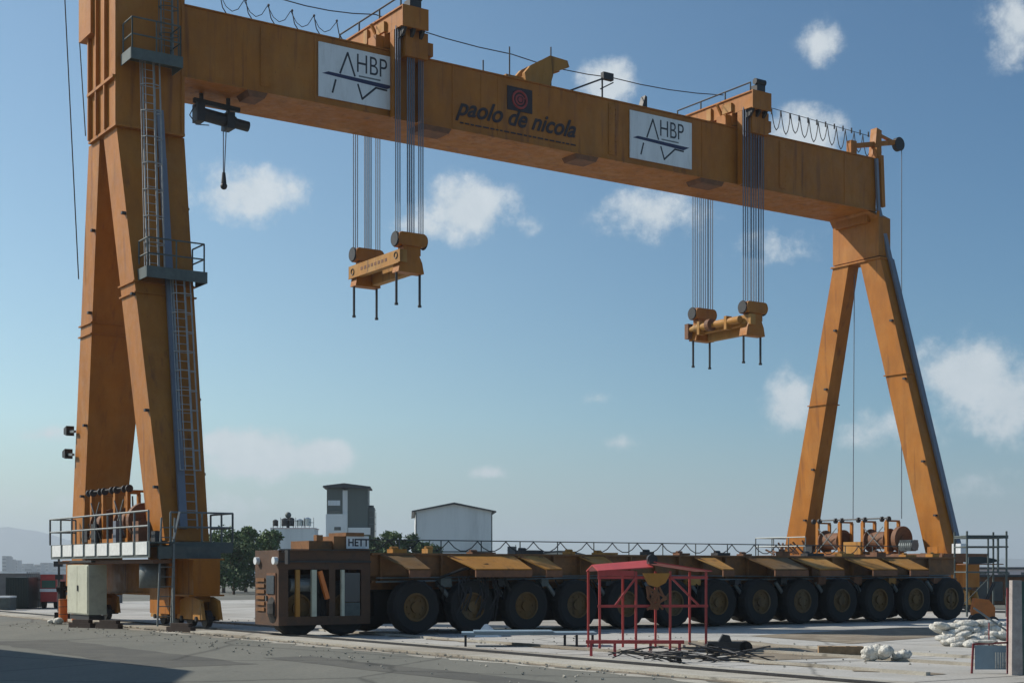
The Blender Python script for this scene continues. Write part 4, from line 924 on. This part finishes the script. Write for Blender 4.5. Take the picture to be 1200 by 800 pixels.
# small stuff under the left tower
for k, (px, Y) in enumerate(((96, 50.2), (128, 49.4), (212, 46.6))):
    b = MB(); b.box(-.5, .5, -.12, .12, 0, .16); b.box(-.35, .4, -.1, .1, .163, .28); o = b.build('sleeper_stack', mat('tarred_timber', (.05, .035, .028), .9, var=.3, vs_=7.) if k == 0 else bpy.data.materials['tarred_timber']); o.location = at(px, Y); o.rotation_euler.z = R(-30)
    tag(o, ['dark timber sleepers under the cream cabinet', 'dark timber sleepers between the cabinet and the near leg', 'dark timber sleepers right of the near leg base'][k], 'sleepers', 'timber sleepers by the rail')

# ================================================================== BUILDINGS BEHIND
D = 180.0
def px2(px, Y=D): return (px - CX) / F * Y
def zz(py, Y=D): return EYE + (HY - py) * Y / F
# warehouse (gabled, pale cladding)
wh = thing('warehouse', 'pale gabled warehouse standing alone behind the transporter', 'warehouse', (px2(532), D, 0), R(4))
w = (577 - 487) / F * D / 2; ze = zz(599); zr = zz(590)
b = MB(); b.prism([(-w, 0), (w, 0), (w, ze), (0, zr - .05), (-w, ze)], 'y', 0, 22); b.build('wall', WALLG, wh)
b = MB()
for s_ in (-1, 1): b.add([(0, -.5, zr), (s_ * (w + .45), -.5, ze - .1), (s_ * (w + .45), 22.5, ze - .1), (0, 22.5, zr), (0, -.5, zr + .16), (s_ * (w + .45), -.5, ze + .06), (s_ * (w + .45), 22.5, ze + .06), (0, 22.5, zr + .16)], [(0, 1, 2, 3), (7, 6, 5, 4), (0, 4, 5, 1), (1, 5, 6, 2), (2, 6, 7, 3), (3, 7, 4, 0)])
b.build('roof', ROOFD, wh)
b = MB(); b.box(-w - .02, w + .02, -.03, -.003, 4.1, 4.25); b.box(-w, -w + .12, -.08, -.003, 0, ze - .1); b.box(w - .12, w, -.08, -.003, 0, ze - .1); b.build('trim', GREYG, wh)
b = MB()
for k in range(44): b.box(-w + .12 + k * .2, -w + .16 + k * .2, -.018, -.003, .1, min(ze - .1, ze)) 
b.build('cladding_rib', WALLG, wh)
# tower block (process tower)
tb = thing('process_tower', 'tall grey and dark green tower building with flat overhanging roof', 'tower building', (px2(407), D, 0), R(3))
x0 = px2(382) - px2(407); x1 = px2(431) - px2(407)
b = MB(); b.box(x0, x0 + 2.6, 0, 5, 0, zz(602)); b.box(x0 + 2.0, x0 + 2.75, .2, 5, zz(602), zz(574)); b.build('wall', WALLG, tb)
b = MB(); b.box(x0 + 2.603, x1, .1, 5, 0, zz(571)); b.box(x0 + .1, x0 + 2.0, .2, 5, zz(602) + .003, zz(571)); b.build('dark_wall', WALLD, tb)
b = MB(); b.prism([(x0 - .35, zz(571)), (x1 + .35, zz(571) - .1), (x1 + .3, zz(571) + .12), (x0 + 2.2, zz(566)), (x0 - .3, zz(570) + .1)], 'y', -.5, 5.5); b.build('roof', ROOFD, tb)
b = MB(); b.box(x0 + .25, x0 + 1.7, .12, .19, zz(592), zz(586)); b.build('window', WHITE, tb)
b = MB(); b.box(x0 + .2, x0 + 1.9, .0, .18, zz(602) + .01, zz(598)); b.build('window', GLASS, tb)
b = MB(); b.box(x0 + 1.0, x0 + 1.8, -.03, -.003, zz(621), zz(617)); b.build('window', GLASS, tb)
b = MB(); b.box(x0 + 2.7, x1 + .3, -.6, .08, zz(626), zz(618)); b.build('balcony', WALLG, tb)
b = MB(); b.box(x1 + .003, x1 + .75, .6, 3.6, 2, zz(594)); b.cyl((x1 + .35, 2, zz(594)), (x1 + .35, 2, zz(591)), .3, 12); b.build('side_stack', WALLD, tb)
b = MB()
for z in (zz(598), zz(606), zz(614), zz(622)): b.box(x1 + .1, x1 + .95, .5, .58, z, z + .08)
b.cyl((x1 + .95, .5, 5), (x1 + .95, .5, zz(600)), .03, 6); b.build('stair_rail', GALV, tb)
# low grey block with water tanks
gb = thing('roof_tank_building', 'low grey block with dark rooftop tanks left of the tower building', 'building', (px2(345, 150), 150, 0), R(3))
b = MB(); b.box(-2.4, 2.0, 0, 5, 0, zz(619, 150)); b.box(-3.6, -2.403, .3, 5, 0, zz(645, 150)); b.build('wall', WALLG, gb)
b = MB(); b.box(-2.4, 2.1, -.05, 5, zz(619, 150) + .003, zz(618, 150)); b.build('parapet', WALLW, gb)
for x, r_, h_, m_ in ((-1.95, .28, .55, DARK), (-1.0, .35, .7, DARK), (-.35, .3, .75, DARK), (.5, .34, .6, STAIN), (1.25, .38, .75, STAIN)):
    b = MB(); z0 = zz(618, 150); b.cyl((x, .6, z0 + .18), (x, .6, z0 + .18 + h_), r_, 14); b.cyl((x, .6, z0 + .18 + h_), (x, .6, z0 + .3 + h_), r_, 14, r_ * .3)
    for dx in (-.2, .2): b.box(x + dx - .03, x + dx + .03, .35, .41, z0, z0 + .18)
    b.build('water_tank', m_, gb)
b = MB(); b.ball((-.7, .8, zz(603, 150)), .32, 12, 8); b.cyl((-.7, .8, zz(618, 150)), (-.7, .8, zz(605, 150)), .12, 8); b.build('water_tank', GREYG, gb, True)
b = MB()
for x in (-1.4, .1, .95, 1.9): b.cyl((x, .3, zz(618, 150)), (x, .3, zz(606, 150)), .03, 6)
b.cyl((-1.4, .3, zz(608, 150)), (1.9, .3, zz(612, 150)), .03, 6); b.build('pipework', GALV, gb)
# arched hangar
hg = thing('arched_hangar', 'long low hangar with arched dark edged roof in the distance', 'hangar', (px2(656, 220), 220, 0), 0)
w = (702 - 606) / F * 220 / 2; arc = [(-w + 2 * w * i / 16, zz(656, 220) + (zz(646, 220) - zz(656, 220)) * math.sin(math.pi * i / 16)) for i in range(17)]
b = MB(); b.prism([(-w, 0), (w, 0)] + [(x, z - .12) for x, z in arc[::-1]], 'y', 0, 30); b.build('wall', WALLG, hg)
b = MB()
for (xa, za), (xb, zb) in zip(arc[:-1], arc[1:]): b.box8([(xa, -.6, za - .1), (xb, -.6, zb - .1), (xb, 30.5, zb - .1), (xa, 30.5, za - .1), (xa, -.6, za + .16), (xb, -.6, zb + .16), (xb, 30.5, zb + .16), (xa, 30.5, za + .16)])
b.build('roof', ROOFD, hg)
si = thing('silo', 'dark upright silo between the warehouse and the arched hangar', 'silo', (px2(600, 200), 200, 0), 0)
b = MB(); b.cyl((0, 0, 0), (0, 0, zz(640, 200)), .62, 18); b.build('shell', mat('silo_grey', (.09, .09, .09), .6, var=.2), si); b = MB()
for k in range(5): b.ring((0, 0, 1 + k * .9), (0, 0, 1), .63, .05, 18, 5)
b.cyl((.5, -.5, 0), (.5, -.5, zz(638, 200)), .05, 6); b.build('ring', GREYG, si)
# low long sheds filling the horizon behind the transporter
for px0, px1, py, Y, m_, lab in ((700, 905, 660, 230, WALLD, 'long dark low shed behind the middle of the transporter'), (1136, 1290, 664, 260, WALLW, 'distant pale low shed at the right edge behind the hedge'), (118, 330, 661, 240, WALLG, 'distant grey low shed behind the left tower')):
    sh = thing('low_shed', lab, 'shed', (px2((px0 + px1) / 2, Y), Y, 0)); w = (px1 - px0) / F * Y / 2; h_ = zz(py, Y)
    b = MB(); b.box(-w, w, 0, 12, 0, h_ - .4); b.build('wall', m_, sh); b = MB(); b.prism([(-w - .3, h_ - .39), (w + .3, h_ - .39), (w, h_), (-w, h_)], 'y', -.3, 12.3); b.build('roof', ROOFD, sh)
    b = MB()
    for k in range(int(w * 2 / 4)): b.box(-w + 1 + k * 4, -w + 3 + k * 4, -.04, -.003, .8, h_ - .9)
    b.build('window', GLASS, sh)
# distant city towers
random.seed(21)
k = 0
for px, py, wpx in ((5, 652, 5), (9, 656, 8), (17, 657, 7), (24, 661, 8), (33, 664, 9), (44, 662, 8), (52, 660, 10), (62, 663, 9), (75, 662, 12)):
    Y = 1700 + (k % 4) * 130; w = wpx / F * Y / 2; h_ = zz(py - 1, Y); k += 1
    ob = thing('city_block', ['slim', 'broad', 'stepped'][k % 3] + ' hazy city block, number %d from the left on the far skyline' % k, 'building', (px2(px, Y), Y, 0), 0, 'city blocks on the hazy skyline')
    b = MB(); b.box(-w, w, 0, 18, 0, h_)
    if k % 3 == 2: b.box(-w * .5, w * .4, 3, 14, h_, h_ + 3)
    b.build('wall', CITY, ob)
    b = MB()
    for r_ in range(int(h_ / 4)): b.box(-w * .9, w * .9, -.1, -.02, 2 + r_ * 4, 3.4 + r_ * 4)
    b.build('window_band', GLASS, ob)

# ================================================================== TREES
def tree(px, Y, h, rx, label, seed, lm=LEAF, nleaf=5200, group='trees behind the yard', low=.12):
    rnd = random.Random(seed); T_ = thing('tree', label, 'tree', at(px, Y), rnd.uniform(0, 3), group)
    b = MB(); b.cyl((0, 0, 0), (.05, .02, h * .55), .16 * h / 6, 8, .08 * h / 6)
    cl = []
    for i in range(16):
        a = rnd.uniform(0, 6.28); r = rx * math.sqrt(rnd.random()) * .72; z = h * rnd.uniform(low + .15, .86); r *= 1 - .55 * max(0, z / h - .55) / .45
        cl.append((r * math.cos(a), r * math.sin(a), z, rx * rnd.uniform(.26, .46)))
        if i % 2 == 0: b.cyl((0, 0, h * .3 + rnd.random() * h * .15), cl[-1][:3], .05 * h / 6, 5, .015)
    b.build('trunk', BARK, T_)
    b = MB()
    for k in range(nleaf):
        c = cl[k % len(cl)]; d = Vector((rnd.gauss(0, 1), rnd.gauss(0, 1), rnd.gauss(0, 1))).normalized() * c[3] * (rnd.random() ** .4) * rnd.uniform(.8, 1.12)
        p = Vector(c[:3]) + Vector((d.x, d.y, d.z * .8)); s_ = rnd.uniform(.09, .2) * (h / 6) ** .4
        a1 = Vector((rnd.gauss(0, 1), rnd.gauss(0, 1), rnd.gauss(0, .7))).normalized() * s_; a2 = a1.cross(Vector((rnd.gauss(0, 1), rnd.gauss(0, 1), rnd.gauss(0, 1)))).normalized() * s_ * .8
        b.add([p - a1, p - a2 * .8, p + a1, p + a2 * .8], [(0, 1, 2, 3)])
    me = b.v; o = bpy.data.meshes.new('crown'); o.from_pydata(b.v, [], b.f); o.materials.append(lm)
    oo = bpy.data.objects.new('crown', o); COL.objects.link(oo); oo.parent = T_
    return T_
tree(262, 128, 5.9, 2.5, 'dark bushy tree just right of the left crane tower', 1)
tree(288, 132, 6.3, 2.3, 'taller ragged tree second to the right of the left tower', 2)
tree(312, 136, 5.9, 1.9, 'thin topped tree touching the grey tank building', 3)
tree(240, 134, 4.4, 2.2, 'tree mostly hidden behind the left tower base', 4, LEAF2)
tree(274, 120, 4.3, 2.4, 'low dark bush in front of the taller trees', 5, LEAF2)
for i, (px, h_, lab) in enumerate(((440, 5.1, 'small tree touching the tower building'), (456, 5.5, 'rounded tree second right of the tower building'), (473, 5.3, 'tree third right of the tower building'), (490, 4.9, 'low tree at the left foot of the warehouse'), (505, 4.1, 'lowest bush in front of the warehouse corner'))):
    tree(px, 138, h_ * 1.08, 1.8, lab, 10 + i, LEAF if i % 2 else LEAF2, 4200)
for i, (px, h_) in enumerate(((1142, 1.75), (1153, 1.6), (1164, 1.85), (1176, 1.7))):
    tree(px, 92, h_, .75, ['leftmost', 'second', 'third', 'rightmost'][i] + ' low bush of the row behind the scaffold', 30 + i, LEAF2, 900, 'low bushes behind the scaffold', low=.0)

# unseen building out of frame at left, footprint shaped to cast the foreground shadow
sb = thing('unseen_shade_building', 'tall plain unseen building added outside the left edge, shaped to shade the foreground', 'building')
hh = 9.0; k_ = hh / math.tan(SUN_EL); sx, sy = math.sin(SUN_AZ) * k_, math.cos(SUN_AZ) * k_
tip = at(226, 28.6); far_ = at(0, 36.4)
c0 = Vector((tip.x + sx, tip.y + sy, 0)); dirn = (Vector((far_.x, far_.y, 0)) - Vector((tip.x, tip.y, 0))).normalized(); c1 = c0 + dirn * 30
c2 = Vector((c1.x - 16, c1.y - 16, 0)); c3 = Vector((c0.x + 2.5, c0.y - 22, 0))
b = MB(); b.prism([(c0.x, c0.y), (c1.x, c1.y), (c2.x, c2.y), (c3.x, c3.y)], 'z', 0, hh); b.build('wall', WALLG, sb)

# ================================================================== HAZE
b = MB(); b.box(-3500, 4500, -300, 7600, -1.5, 185)
hz = b.build('haze', None or WHITE); hz.data.materials.clear(); tag(hz, kind='stuff')
hm = bpy.data.materials.new('haze_air'); hm.use_nodes = True; t = hm.node_tree; t.nodes.clear()
ov = t.nodes.new('ShaderNodeOutputMaterial'); pv = t.nodes.new('ShaderNodeVolumePrincipled'); pv.inputs['Color'].default_value = (.80, .90, 1.0, 1)
pv.inputs['Density'].default_value = .00024; pv.inputs['Anisotropy'].default_value = .2
t.links.new(pv.outputs[0], ov.inputs['Volume']); hz.data.materials.append(hm)
